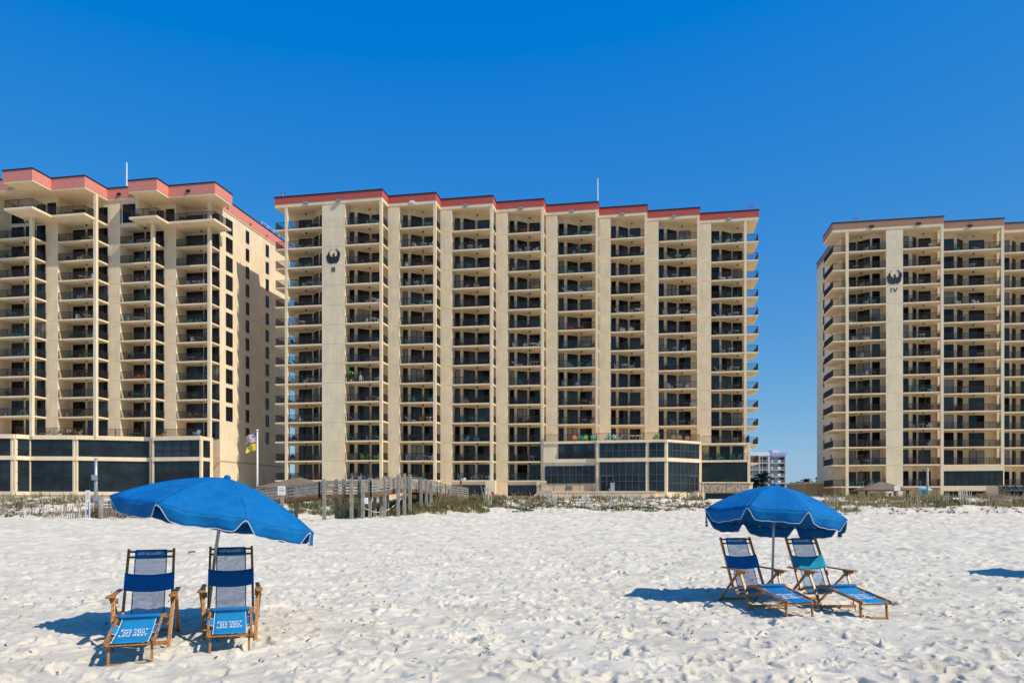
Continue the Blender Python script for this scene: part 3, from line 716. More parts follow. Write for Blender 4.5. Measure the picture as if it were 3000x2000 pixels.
# ================================================================== beach chairs
def wood_mat():
    m = mat('varnished_wood', (.33, .15, .05), .38, .45); nt = m.node_tree; b = nt.nodes['Principled BSDF']
    tc = nt.nodes.new('ShaderNodeTexCoord'); mp = nt.nodes.new('ShaderNodeMapping'); mp.inputs['Scale'].default_value = (14, 3, 14)
    n = nt.nodes.new('ShaderNodeTexNoise'); n.inputs['Scale'].default_value = 3; n.inputs['Detail'].default_value = 6
    cr = nt.nodes.new('ShaderNodeValToRGB'); cr.color_ramp.elements[0].position = .3; cr.color_ramp.elements[0].color = (.20, .075, .02, 1)
    cr.color_ramp.elements[1].position = .72; cr.color_ramp.elements[1].color = (.58, .28, .085, 1)
    nt.links.new(tc.outputs['Object'], mp.inputs[0]); nt.links.new(mp.outputs[0], n.inputs['Vector']); nt.links.new(n.outputs['Fac'], cr.inputs[0]); nt.links.new(cr.outputs[0], b.inputs['Base Color'])
    return m
M['wood'] = wood_mat()
M['canvas'] = mat('blue_canvas', (.006, .165, .41), .8, .25, noise=(5, .12), bump=(160, .35, .002), trans=(.12, (.01, .14, .5)))
M['canvas2'] = mat('turquoise_canvas', (.012, .245, .50), .8, .25, noise=(5, .12), bump=(160, .35, .002), trans=(.12, (.01, .25, .5)))
M['canvas3'] = mat('teal_canvas', (.010, .30, .42), .8, .25, noise=(5, .12), bump=(160, .35, .002), trans=(.12, (.01, .28, .4)))
M['screen'] = screen_mat('open_mesh_cloth', (.34, .50, .70), .34, (.86, .89, .93))
M['piping'] = mat('white_piping', (.58, .62, .66), .6)
M['faded'] = mat('faded_print', (.30, .40, .55), .8, noise=(30, .6, 6))
M['ink'] = mat('white_print', (.80, .84, .86), .7, noise=(45, .12, 3))

def cloth_strip(rows, m, name, parent, t=.004, smooth=True):
    mb = MB(); mb.grid(rows); o = mb.build(name, m, parent, smooth)
    s = o.modifiers.new('thick', 'SOLIDIFY'); s.thickness = t; s.offset = 0
    return o
def beach_chair(loc, rz, label, seed, band='canvas', rest='canvas2', leg_drop=0.0):
    rr = random.Random(seed)
    c = thing('beach_chair', label, 'beach chair', loc, rz, 'wooden beach chairs under the blue umbrellas')
    wd = M['wood']; bv = .006
    def bm(name, p, q, w, h, up=(0, 0, 1)):
        mb = MB(); mb.beam(p, q, w, h, 0, up); return mb.build(name, wd, c, bevel=bv)
    B0 = Vector((0, .33, .24)); B1 = Vector((0, .87, 1.10)); bd = (B1 - B0)
    nb = Vector((0, -bd.z, bd.y)).normalized()       # the front of the back
    for sx in (-1, 1):
        o = bm('back_rail', (sx*.285, *B0.yz), (sx*.275, *B1.yz), .032, .05, up=nb)
        mb = MB(); mb.tube([(sx*.275 - .016, *B1.yz), (sx*.275 + .016, *B1.yz)], .026, 10); mb.build('rounded_end', wd, o)
        # armrest: a paddle, wider in front
        mb = MB(); poly = [(-.028, .66), (-.03, .1), (-.046, -.06), (-.05, -.22), (-.03, -.265), (.03, -.265), (.05, -.22), (.046, -.06), (.03, .1), (.028, .66)]
        mb.prism([(sx*.345 + a, b) for a, b in poly], .600, .624); o = mb.build('armrest', wd, c, bevel=bv)
        mb = MB(); mb.box(sx*.345 - .02, sx*.345 + .02, -.16, .10, .565, .600); mb.build('notched_block', wd, o, bevel=bv)
        bm('front_leg', (sx*.335, -.02, .57), (sx*.30, -.37, -.05), .026, .046, up=(1, 0, 0))
        bm('rear_leg', (sx*.362, .03, .57), (sx*.33, .86, -.05), .026, .046, up=(1, 0, 0))
        bm('seat_rail', (sx*.262, .48, .25), (sx*.262, -.40, .40), .026, .048, up=(0, 0, 1))
        bm('leg_rest_rail', (sx*.236, -.30, .385), (sx*.236, -1.34, .245), .026, .045)
        bm('leg_rest_leg', (sx*.212, -1.23, .28), (sx*.212, -1.27 , -.05), .026, .042, up=(0, 1, 0))
        mb = MB(); mb.tube([(sx*.335 - .035, -.01, .545), (sx*.335 + .05, -.01, .545)], .034, 10); mb.build('pivot', wd, c)
    for t, nm in ((.985, 'head_bar'), (.905, 'head_bar')):
        p = B0 + bd * t; mb = MB(); mb.tube([(-.275, p.y, p.z), (.275, p.y, p.z)], .015, 8); mb.build(nm, wd, c)
    for y, z, n in ((-.335, .06, 'stretcher'), (.79, .04, 'stretcher'), (-1.262, -.005, 'leg_rest_stretcher'), (-.40, .395, 'seat_bar'), (-1.305, .222, 'leg_rest_bar'), (.30, .20, 'seat_bar')):
        w = .30 if n == 'stretcher' else (.212 if 'rest_stretcher' in n else .26)
        mb = MB(); mb.beam((-w, y, z), (w, y, z), .024, .024 if n == 'leg_rest_bar' else .045); mb.build(n, wd, c, bevel=bv)
    # the sling: head pocket, open mesh back, seat
    N = 26; xs = [-.188 + .376 * k / 12 for k in range(13)]
    def back_pt(x, t, lift=0):
        p = B0 + bd * t
        sag = .035 * math.sin(math.pi * min(1, max(0, t))) * (1 - (x / .3) ** 2) + (.05 * max(0, .30 - t) / .30)
        q = p + nb * (.018 - sag + lift); return (x, q.y, q.z)
    def seat_pt(x, s):      # s 0 at the back foot of the seat, 1 at the front bar
        y = .30 - .72 * s; z = .205 + .222 * s - .055 * math.sin(math.pi * s) * (1 - .5*(x/.2)**2)
        return (x * (1 + .22 * s), y, z)
    cloth_strip([[back_pt(x, 1.0 - .125 * k / 4, .004) for x in xs] for k in range(5)], M['canvas'], 'head_pocket', c, .012)
    o = cloth_strip([[back_pt(x * .86, .972 - .05 * k / 3, .013) for x in xs] for k in range(4)], M['faded'], 'faded_print', c, .002)
    cloth_strip([[back_pt(x, .875 - .775 * k / N) for x in xs] for k in range(N + 1)], M['screen'], 'back_mesh', c, .0015)
    j0 = back_pt(0, .10); rows = [[back_pt(x, .10 - .08 * k / 4) for x in xs] for k in range(5)]
    rows += [[seat_pt(x, .05 + .95 * k / 12) for x in xs] for k in range(13)]
    rows += [[(x * 1.22, -.445, .415) for x in xs], [(x * 1.22, -.45, .385) for x in xs], [(x * 1.22, -.42, .375) for x in xs]]
    cloth_strip(rows, M['canvas'], 'seat_sling', c)
    xw = [-.297 + .594 * k / 14 for k in range(15)]
    def band_pt(x, t):
        q = back_pt(x * .6, t); p = B0 + bd * t; f = 1 - abs(x / .297) ** 2.2
        r = p + nb * (.034 - .045 * f); return (x, r.y, r.z)
    cloth_strip([[band_pt(x, .66 - .045*(1-(x/.297)**2) * .3 - .245 * k / 6) for x in xw] for k in range(7)], M[band], 'back_band', c, .004)
    for sx in (-1, 1):      # piped side seams
        mb = MB(); mb.tube([back_pt(sx*.19, .99 - .95 * k / 20, .006) for k in range(21)], .0065, 6); mb.build('side_seam', M['canvas'], c, True)
    # leg rest
    def lr(x, s, lift=0): return (x, -.46 - .87 * s, .372 - .125 * s - .02 * math.sin(math.pi * s) + lift)
    xl = [-.178 + .356 * k / 10 for k in range(11)]
    o = cloth_strip([[lr(x, k / 14) for x in xl] for k in range(15)], M[rest], 'leg_rest_cloth', c)
    for sx in (-1, 1):
        mb = MB(); mb.tube([lr(sx*.18, k / 14, .003) for k in range(15)], .006, 6); mb.build('piping', M['piping'], o, True)
        xb = [sx * (.178 + .082 * k / 4) for k in range(5)]
        st = cloth_strip([[(x, lr(0, .26 + .33 * k / 5)[1], lr(0, .26 + .33 * k / 5)[2] + .03 * abs((x - sx*.178) / .082)) for x in xb] for k in range(6)], M[rest], 'side_strap', c)
        for s_ in (.26, .59):
            mb = MB(); mb.tube([(x, lr(0, s_)[1], lr(0, s_)[2] + .03 * abs((x - sx*.178) / .082) + .002) for x in xb], .004, 5); mb.build('piping', M['piping'], st, True)
    a = math.atan2(.125, .83)
    txt = text_mesh('lettering', 'DO NOT\nSIT ON\nLEG REST', .100, M['ink'], o, lr(0, .55, .0085), (a, 0, 0), xs=.70, bold=.0012)
    return c
beach_chair((-4.55, 9.285, 0), R(20), 'wooden beach chair with blue sling, furthest left of the four on the sand', 1)
beach_chair((-3.69, 9.85, 0), R(20), 'wooden beach chair with blue sling right beside the left umbrella pole', 2)
beach_chair((4.134, 12.58, 0), R(9.5), 'wooden beach chair with plain blue leg rest, left one under the right umbrella', 3, rest='canvas')
beach_chair((5.27, 12.54, 0), R(8), 'wooden beach chair with turquoise middle back band, furthest right on the sand', 4, band='canvas3')

# ================================================================== umbrellas
def canopy_mat():
    m = mat('blue_umbrella_cloth', (.0005, .165, .46), .75, .2)
    nt = m.node_tree; b = nt.nodes['Principled BSDF']
    tc = nt.nodes.new('ShaderNodeTexCoord'); n = nt.nodes.new('ShaderNodeTexNoise'); n.inputs['Scale'].default_value = 2.2; n.inputs['Detail'].default_value = 7; n.inputs['Distortion'].default_value = .8
    nt.links.new(tc.outputs['Object'], n.inputs['Vector'])
    bp = nt.nodes.new('ShaderNodeBump'); bp.inputs['Strength'].default_value = .6; bp.inputs['Distance'].default_value = .05
    nt.links.new(n.outputs['Fac'], bp.inputs['Height']); nt.links.new(bp.outputs[0], b.inputs['Normal'])
    n2 = nt.nodes.new('ShaderNodeTexNoise'); n2.inputs['Scale'].default_value = 7; n2.inputs['Detail'].default_value = 9; n2.inputs['Roughness'].default_value = .7; nt.links.new(tc.outputs['Object'], n2.inputs['Vector'])
    cr = nt.nodes.new('ShaderNodeValToRGB'); cr.color_ramp.elements[0].position = .32; cr.color_ramp.elements[0].color = (.0004, .135, .385, 1); cr.color_ramp.elements[1].position = .74; cr.color_ramp.elements[1].color = (.004, .20, .52, 1)   # sun-faded cloth
    nt.links.new(n2.outputs['Fac'], cr.inputs[0]); nt.links.new(cr.outputs[0], b.inputs['Base Color'])
    out = nt.nodes['Material Output']; t = nt.nodes.new('ShaderNodeBsdfTranslucent'); t.inputs['Color'].default_value = (.0, .12, .42, 1)
    mx = nt.nodes.new('ShaderNodeMixShader'); mx.inputs[0].default_value = .18
    nt.links.new(b.outputs[0], mx.inputs[1]); nt.links.new(t.outputs[0], mx.inputs[2]); nt.links.new(mx.outputs[0], out.inputs[0])
    return m
M['canopy'] = canopy_mat()
def umbrella(base, cen, nrm, Rr, H, a0, label, seed, flap=.17):
    rr = random.Random(seed)
    u = thing('beach_umbrella', label, 'umbrella', base, 0, 'blue beach umbrellas')
    n = Vector(nrm).normalized(); ex = Vector((1, 0, 0)); ex = (ex - n * ex.dot(n)).normalized(); ey = n.cross(ex)
    C = Vector(cen) - Vector(base)
    def W_(x, y, z): return C + ex * x + ey * y + n * z
    NT, NA = 16, 14
    def prof(t): return H * (1 - t ** 1.75) * (1 - .05 * math.sin(math.pi * t))
    def pt(k, a, t):
        A = a0 + k * math.pi / 4; B = A + math.pi / 4
        x = (math.cos(A) * (1 - a) + math.cos(B) * a) * Rr * t; y = (math.sin(A) * (1 - a) + math.sin(B) * a) * Rr * t
        sag = .035 * t * math.sin(math.pi * a) + .010 * math.sin(9*a + 5*t + k)*t*math.sin(math.pi*a) + .006*math.sin(26*a + 3*k)*t**3*math.sin(math.pi*a)
        return W_(x, y, prof(t) - sag)
    mb = MB()
    for k in range(8): mb.grid([[pt(k, j / NA, max(.012, i / NT)) for j in range(NA + 1)] for i in range(NT + 1)])
    o = mb.build('canopy', M['canopy'], u, True)
    s = o.modifiers.new('thick', 'SOLIDIFY'); s.thickness = .004
    # eight flaps with rounded cut-outs at the ribs, white piping along the hem
    dn = (Vector((0, 0, -1)) * .75 - n * .25).normalized()
    for k in range(8):
        ph = rr.uniform(0, 6); edge = []; rows = [[], [], [], [], []]; M2 = 28
        for j in range(M2 + 1):
            a = j / M2; top = pt(k, a, 1.0)
            e = min(a, 1 - a) / .15; e = min(1, e); e = e * e * (3 - 2 * e)
            L = flap * (.10 + .90 * e) * (1 + .06 * math.sin(5 * a + ph))
            inw = (C - top); inw.z = 0; inw.normalize()
            for q in range(5):
                f = q / 4; wv = .022 * math.sin(11 * a + ph) * f * e
                rows[q].append(top + dn * (L * f) + inw * (.10 * L * f + wv))
            edge.append(rows[4][-1])
        mb = MB(); mb.grid(rows); v = mb.build('valance', M['canopy'], o, True)
        s = v.modifiers.new('thick', 'SOLIDIFY'); s.thickness = .003
        mb = MB(); mb.tube(edge, .0062, 6); mb.build('piping', M['piping'], v if False else o, True)
    hub = W_(0, 0, H - .02)
    mb = MB(); mb.tube([(0, 0, -.3), hub * .55, hub], .0235, 12); mb.build('pole', M['metal'], u, True)
    mb = MB(); mb.tube([W_(0, 0, H - .01), W_(0, 0, H + .035), W_(0, 0, H + .05)], [.05, .04, .015], 12); mb.build('finial', M['canopy'], u, True)
    rib = MB(); hb = W_(0, 0, H * .45)
    for k in range(8):
        A = a0 + k * math.pi / 4
        rib = MB(); rib.tube([W_(math.cos(A)*Rr*t, math.sin(A)*Rr*t, prof(t) - .015) for t in [x / 10 for x in range(0, 11)]], .005, 5)
        p = .5; rib.tube([hb, W_(math.cos(A)*Rr*p, math.sin(A)*Rr*p, prof(p) - .015)], .005, 5)
        rib.build('rib', M['metal'], u)
    return u
umbrella((-4.376, 10.66, 0), (-4.015, 10.3, 1.565), (.175, .10, 1), 1.36, .52, R(-90 - 10), 'blue beach umbrella leaning over the left pair of wooden chairs', 3)
umbrella((4.70, 13.6, 0), (4.69, 13.5, 1.47), (.11, .12, 1), 1.265, .58, R(-90 + 7), 'blue beach umbrella behind the right pair of wooden chairs', 5, .19)
umbrella((13.75, 17.3, 0), (13.8, 17.3, 1.5), (.03, .05, 1), 1.45, .6, R(-80), 'blue beach umbrella off to the right whose shadow reaches the sand', 8)
# dry leaf on the sand
mb = MB(); cx_, cy_ = PX(560, 3850/157), 3850/157
mb.grid([[(cx_ + .22*a - .1, cy_ + .06*b + .05*math.sin(3*a), .06 + .05*abs(b) + .05*math.sin(2.5*a)) for b in (-1, 0, 1)] for a in [k/6 for k in range(7)]])
tag(mb.build('dry_leaf', mat('dry_leaf', (.30, .20, .10), .8), None), 'curled brown dry leaf lying alone on the sand', 'leaf')

X2, Y2 = PX(1801, 3850/351), 3850/351
mb = MB(); mb.grid([[(X2 + .07*a, Y2 + .03*b, .045 + .02*abs(b) + .02*math.sin(3*a)) for b in (-1, 0, 1)] for a in [k/5 for k in range(6)]])
tag(mb.build('dry_leaf', mat('orange_leaf', (.40, .19, .05), .8), None), 'small orange brown leaf scrap near the middle foreground', 'leaf')
mb = MB(); sr = random.Random(12)     # bits of dark weed and shell caught in the footprints
for _ in range(420):
    Y2 = sr.uniform(8.2, 15); X2 = PX(sr.uniform(-100, 3100), Y2); s = sr.uniform(.006, .016); z = sr.uniform(-.005, .02); a = sr.uniform(0, 6.28)
    mb.beam((X2, Y2, z), (X2 + math.cos(a)*s*2.5, Y2 + math.sin(a)*s*2.5, z + s), s, s*.6)
o = mb.build('beach_litter', mat('dark_weed', (.05, .042, .03), .9), None); o['kind'] = 'stuff'; o['label'] = 'tiny dark bits of weed scattered over the near sand'; o['category'] = 'debris'

# ================================================================== boardwalk
def weathered():
    m = mat('weathered_wood', (.3, .28, .25), .85, .2); nt = m.node_tree; b = nt.nodes['Principled BSDF']
    tc = nt.nodes.new('ShaderNodeTexCoord'); mp = nt.nodes.new('ShaderNodeMapping'); mp.inputs['Scale'].default_value = (6, 6, 1.2)
    n = nt.nodes.new('ShaderNodeTexNoise'); n.inputs['Scale'].default_value = 2.5; n.inputs['Detail'].default_value = 7
    cr = nt.nodes.new('ShaderNodeValToRGB'); cr.color_ramp.elements[0].position = .3; cr.color_ramp.elements[0].color = (.13, .115, .095, 1)
    cr.color_ramp.elements[1].position = .7; cr.color_ramp.elements[1].color = (.40, .375, .33, 1)
    nt.links.new(tc.outputs['Object'], mp.inputs[0]); nt.links.new(mp.outputs[0], n.inputs['Vector']); nt.links.new(n.outputs['Fac'], cr.inputs[0]); nt.links.new(cr.outputs[0], b.inputs['Base Color'])
    return m
M['grey_wood'] = weathered()
M['brown_wood'] = mat('brown_joist_wood', (.17, .085, .045), .85, .2, noise=(4, .35))
ox, oy = PX(1000, 62), 62
bw = thing('boardwalk', 'weathered grey timber boardwalk on tall pilings crossing the dune', 'boardwalk', (ox, oy, gh(ox, oy)))
oz = gh(ox, oy)
path = [(300, 63.5, .75), (440, 63.2, .95), (600, 62.8, 1.25), (835, 62.3, 1.98), (945, 62, 2.38), (1068, 62, 2.42), (1165, 67.5, 2.95), (1200, 71, 2.98), (1281, 79, 2.55), (1350, 88, 2.35)]
pp = [Vector((PX(a, Y) - ox, Y - oy, z - oz)) for a, Y, z in path]
def offset_path(d):
    out = []
    for i, p in enumerate(pp):
        t = (pp[min(i+1, len(pp)-1)] - pp[max(i-1, 0)]); t.z = 0; t.normalize(); out.append(p + Vector((-t.y, t.x, 0)) * d)
    return out
fr, bk = offset_path(-.9), offset_path(.9)
mb = MB()
for a, b, c, d in zip(fr, fr[1:], bk, bk[1:]):
    n = max(2, int((b - a).length / .16))
    for k in range(n):
        p = a + (b - a) * ((k + .5) / n); q = c + (d - c) * ((k + .5) / n); mb.beam(p, q, (b - a).length / n - .012, .04)
mb.build('deck', M['grey_wood'], bw)
for line in (fr, bk):
    mb = MB()
    for a, b in zip(line, line[1:]): mb.beam(a - Vector((0, 0, .17)), b - Vector((0, 0, .17)), .06, .28)
    mb.build('joist', M['brown_wood'], bw)
    mb = MB()
    for a, b in zip(line, line[1:]):
        for h in (.16, .41, .66, .90): mb.beam(a + Vector((0, 0, h)), b + Vector((0, 0, h)), .045, .135)
        mb.beam(a + Vector((0, 0, 1.06)), b + Vector((0, 0, 1.06)), .16, .045)
        n = max(1, int((b - a).length / 2.2))
        for k in range(n + 1):
            p = a + (b - a) * (k / n); mb.beam(p - Vector((0, 0, .25)), p + Vector((0, 0, 1.06)), .10, .10, up=(0, 1, 0))
    mb.build('guardrail', M['grey_wood'], bw)
def boardY(px): return float(np.interp(px, [0, 1060, 1190, 1281, 1345], [61.6, 61, 65.5, 74.5, 84]))
def piling(px, ytop, w, back=0.0):
    Y = boardY(px) + back; X = PX(px, Y); zt = ZPY(ytop, Y); zb = gh(X, Y) - .4
    mb = MB(); mb.beam((X - ox, Y - oy, zb - oz), (X - ox, Y - oy, zt - oz), w, w, 0, up=(0, 1, 0)); mb.build('piling', M['grey_wood'], bw, bevel=.02)
for zx, zy in ((645, 160), (948, 155), (1074, 165), (1152, 150), (1315, 130), (1466, 110), (1535, 100), (1597, 110), (1720, 165), (1780, 175), (1832, 190), (1937, 230), (2033, 265), (2085, 285), (2125, 290)):
    piling(780 + zx * .2636, 1360 + zy * .2636, .27)
for zx, zy in ((330, 225), (780, 165), (862, 160), (1037, 130), (1207, 205), (1275, 250), (1345, 250)):
    piling(780 + zx * .2636, 1360 + zy * .2636, .27, 2.0)
Yp = boardY(1072); mb = MB(); X = PX(1072, Yp); mb.box(X - .22, X + .22, Yp - .36, Yp - .15, ZPY(1475, Yp), ZPY(1457, Yp))
tag(mb.build('junction_box', M['white'], None, bevel=.01), 'small white box fixed to a boardwalk piling', 'box')
mb = MB(); pts = []
for k in range(13):
    t = k / 12; px = 1068 + (1181 - 1068) * t; Yr = 61.3 + 6 * t; zy = 1488 + (1455 - 1488) * t + 26 * math.sin(math.pi * t) ; pts.append((PX(px, Yr - .3), Yr - .3, ZPY(zy, Yr)))
mb.tube(pts, .035, 6); tag(mb.build('rope', mat('pale_rope', (.62, .58, .5), .9), None, True), 'pale rope sagging between the boardwalk pilings', 'rope')

def sign(px, yt, yb, w, Y, label, post=True, text=None, h=None, pw=.12, ybase=None):
    X = PX(px, Y); z1 = ZPY(yt, Y); z0 = ZPY(yb, Y); zb = gh(X, Y) - .3
    s = thing('sign', label, 'sign', (X, Y, gh(X, Y))); o0 = gh(X, Y)
    mb = MB(); mb.box(-w/2, w/2, -.16, -.13, z0 - o0, z1 - o0); p = mb.build('panel', M['white'], s, bevel=.005)
    if post:
        mb = MB(); mb.beam((0, 0, -.3), (0, 0, (z1 + .02 - o0) if ybase is None else ZPY(ybase, Y) - o0), pw, pw, up=(0, 1, 0)); mb.build('post', M['grey_wood'], s)
    return s, p, (z0 + z1)/2 - o0, z1 - z0
INK = mat('dark_print', (.02, .025, .04), .6)
s, p, zc, h = sign(826.5, 1423.5, 1449.5, .62, 60.5, 'white sign reading 24230 on a wooden post before the boardwalk', ybase=1412, pw=.24)
text_mesh('number', '24230', .24, INK, p, (0, -.166, zc), (R(90), 0, 0), xs=.80)
text_mesh('small_print', 'PHOENIX 3', .085, INK, p, (0, -.166, zc + .21), (R(90), 0, 0))
mb = MB()
for k in range(9): mb.box(-.22 + .05*k, -.19 + .05*k, -.166, -.162, zc - .23, zc - .19)
mb.build('small_print', M['joint'], p)
s, p, zc, h = sign(260, 1436, 1470, .38, 60, 'tall white notice board on a post in the sand fence at left', pw=.1)
mb = MB()
for k in range(12): mb.box(-.13, .13 - (.06 if k % 3 == 2 else 0), -.166, -.162, zc + .30 - .05*k, zc + .315 - .05*k)
mb.build('small_print', M['joint'], p)
mb = MB(); mb.box(-.19, -.11, -.15, -.13, -.1, zc); mb.box(.11, .19, -.15, -.13, -.1, zc); mb.box(-.03, .03, -.15, -.13, -.1, zc); mb.build('strip', M['white'], s)
mb = MB(); mb.box(-.1, .1, -.16, -.15, .35, .75); mb.build('blue_label', mat('blue_label', (.05, .15, .4), .6), s)
s, p, zc, h = sign(2627, 1422, 1437, .75, 92, 'small white sign on a post before the right gazebo', pw=.25, ybase=1424)

def pole_thing(name, label, cat, px, ytop, Y, r, m, extra=None):
    X = PX(px, Y); g = gh(X, Y); t = thing(name, label, cat, (X, Y, g)); zt = ZPY(ytop, Y) - g
    mb = MB(); mb.tube([(0, 0, -.4), (0, 0, zt)], [r, r * .8], 10); mb.build('post', M[m], t, True)
    if extra: extra(t, zt, X, Y, g)
    return t
def ex_box(t, zt, X, Y, g):
    z = ZPY(1399, Y) - g; mb = MB(); mb.box(-.22, .22, -.35, -.1, z - .2, z + .25); mb.build('meter_box', M['metal'], t, bevel=.02)
    mb = MB(); mb.box(-.10, .45, -.3, .2, ZPY(1458, Y) - g - .25, ZPY(1458, Y) - g + .1); mb.build('meter_box', M['metal'], t, bevel=.02)
pole_thing('utility_pole', 'grey utility pole with meter box before the left tower', 'pole', 281, 1341, 66, .17, 'metal', ex_box)
pole_thing('fence_post', 'thick wooden post standing beside the tall white notice board', 'post', 295, 1460, 60.5, .24, 'grey_wood')
pole_thing('utility_pole', 'bare grey pole rising past the blue mushroom shower', 'pole', 2717, 1371, 90, .15, 'concrete')
def ex_cam(t, zt, X, Y, g):
    mb = MB(); mb.beam((0, 0, zt - .25), (.55, -.1, zt - .15), .22, .22); mb.box(.3, .6, -.25, .05, zt - .3, zt); mb.build('camera_head', M['white'], t, bevel=.02)
pole_thing('camera_post', 'brown post with white camera near the middle tower base', 'post', 1350, 1399, 90, .14, 'brown_wood', ex_cam)
t = thing('hydrant', 'red hydrant standing before the middle tower base', 'hydrant', (PX(1443, 97), 97, gh(PX(1443, 97), 97)))
g = gh(PX(1443, 97), 97); h = ZPY(1439, 97) - g
mb = MB(); mb.tube([(0, 0, -.2), (0, 0, h * .7), (0, 0, h * .78), (0, 0, h * .95), (0, 0, h)], [.15, .15, .2, .14, .04], 10); mb.tube([(-.26, 0, h*.6), (.26, 0, h*.6)], .09, 8); mb.build('body', mat('red_paint', (.42, .02, .015), .5), t, True)

# ---- flags
Yf = 84; Xf = PX(754, Yf); g = gh(Xf, Yf); zt = ZPY(1262, Yf)
t = thing('flagpole', 'white flagpole flying two flags before the left tower', 'flagpole', (Xf, Yf, g))
mb = MB(); mb.tube([(0, 0, -.3), (0, 0, zt - g)], [.13, .08], 10); mb.build('pole', M['white'], t, True)
mb = MB(); mb.tube([(0, 0, zt - g), (0, 0, zt - g + .12), (0, 0, zt - g + .2)], [.14, .14, .03], 10); mb.build('finial', M['white'], t, True)
FW, FB, FR = mat('flag_white', (.72, .70, .68), .8), mat('flag_blue', (.03, .05, .16), .8), mat('flag_red', (.42, .04, .06), .8)
def flag_pt(a, b, w, h, drop, ph):
    x = -w * a; z = -h * b * (1 - .25 * a) - drop * a ** 1.1 - .1*math.sin(6*a + ph)*a
    return (x, .16 * math.sin(7 * a + ph + 2 * b) * (a + .1), z)
mb = MB(); nx, ny = 20, 26
for i in range(nx):
    for j in range(ny):
        a, b = i / nx, j / ny
        if a < .40 and b < 7 / 13: m = 1 if not ((i * 2 + j) % 4 == 0 and 0 < i < 8) else 0
        else: m = 2 if (j // 2) % 2 == 0 else 0
        mb.face([flag_pt(x, y, 1.25, 1.15, .62, 0) for x, y in ((a, b), (a, b + 1/ny), (a + 1/nx, b + 1/ny), (a + 1/nx, b))], m)
f = mb.build('flag', [FW, FB, FR], None, loc=(Xf - .1, Yf, ZPY(1264, Yf))); tag(f, 'red, white and blue striped flag at the top of the flagpole', 'flag')
mb = MB(); mb.grid([[flag_pt(a/12, b/6, 1.15, .85, .50, 1.5) for b in range(7)] for a in range(13)])
f = mb.build('flag', mat('flag_yellow', (.62, .52, .06), .8), None, True, loc=(Xf - .1, Yf, ZPY(1296, Yf))); tag(f, 'plain yellow flag hanging below the striped flag', 'flag')

# ---- gazebos, shower, wall, enclosure
M['shingle'] = mat('brown_shingle', (.20, .15, .105), .9, .2, noise=(5, .3), bump=(8, .5, .05))
def gazebo(px, yap, yev, w_px, Y, label):
    X = PX(px, Y); g = gh(X, Y); za = ZPY(yap, Y) - g; ze = ZPY(yev, Y) - g; w = w_px / FPX * Y / 2 / 1.15
    t = thing('gazebo', label, 'gazebo', (X, Y, g), -TH)
    mb = MB(); c = [(-w, -w), (w, -w), (w, w), (-w, w)]
    for a, b in zip(c, c[1:] + c[:1]): mb.face([(*a, ze), (*b, ze), (0, 0, za)]); mb.face([(*a, ze), (*b, ze), (*b, ze - .16), (*a, ze - .16)])
    mb.face([(*p, ze - .16) for p in c]); mb.build('roof', M['shingle'], t)
    for a in c:
        mb = MB(); mb.box(a[0]*.86 - .14, a[0]*.86 + .14, a[1]*.86 - .14, a[1]*.86 + .14, -.4, ze - .16); mb.build('post', M['brown_wood'], t)
    mb = MB(); mb.box(-w*.5, w*.5, -.35, .35, .66, .74); mb.box(-w*.4, -w*.4+.1, -.3, .3, -.3, .66); mb.box(w*.4-.1, w*.4, -.3, .3, -.3, .66); mb.build('table', M['brown_wood'], t)
gazebo(876, 1397, 1427, 205, 86, 'brown shingle gazebo roof peeking over the boardwalk')
gazebo(2581, 1409, 1434, 147, 97, 'brown shingle gazebo on posts before the right tower')
X = PX(2707, 91); g = gh(X, 91); t = thing('outdoor_shower', 'light blue mushroom shaped outdoor shower beside the bare grey pole', 'shower', (X, 91, g)); M['sky_paint'] = mat('pale_blue_paint', (.22, .50, .66), .45)
ze = ZPY(1437, 91) - g; r = 22 / FPX * 91
mb = MB(); mb.tube([(0, 0, ze), (0, 0, ze + .12), (0, 0, ze + .3), (0, 0, ze + .42), (0, 0, ze + .47)], [r, r*.97, r*.75, r*.4, .05], 20); mb.build('cap', M['sky_paint'], t, True)
mb = MB(); mb.tube([(0, 0, -.4), (0, 0, ze * .4), (0, 0, ze)], [.17, .17, .26], 12); mb.build('stem', M['sky_paint'], t, True)
Y = 104; x0, x1 = PX(2058, Y), PX(2205, Y); zb, z1 = ZPY(1466, Y), ZPY(1414, Y)
t = thing('pool_wall', 'rough stone clad wall with dark water panel beside the lobby stairs', 'wall', ((x0 + x1)/2, Y, zb)); hw = (x1 - x0)/2; hh = z1 - zb
M['stone'] = mat('rough_stone', (.36, .28, .20), .9, .2, noise=(3.5, .45, 5), bump=(6, .8, .12))
mb = MB(); mb.box(-hw, hw, 0, .6, -.6, hh); mb.build('wall', M['stucco'], t)
mb = MB()
rr = random.Random(4); xx = -hw + .25
while xx < hw - .5:
    w = rr.uniform(.5, 1.3); mb.box(xx, min(xx + w, hw - .1), -rr.uniform(.06, .16), 0, hh * rr.uniform(.42, .5), hh - rr.uniform(.05, .15)); xx += w + .02
mb.build('stone_cladding', M['stone'], t, bevel=.04)
mb = MB(); mb.box(-hw + .4, hw - .2, -.08, 0, .1, hh*.42); mb.build('water_panel', M['glass'], t)
mb = MB(); mb.box(-hw - .1, hw + .1, -.2, .7, hh, hh + .12); mb.build('coping', M['stucco'], t)
Y = 108; x0, x1 = PX(2940, Y), PX(3040, Y); zb, z1 = ZPY(1458, Y), ZPY(1421, Y)
t = thing('glass_enclosure', 'grey framed glass shelter with sloping roof at the right edge', 'shelter', ((x0 + x1)/2, Y, zb)); hw = (x1 - x0)/2; hh = z1 - zb
mb = MB()
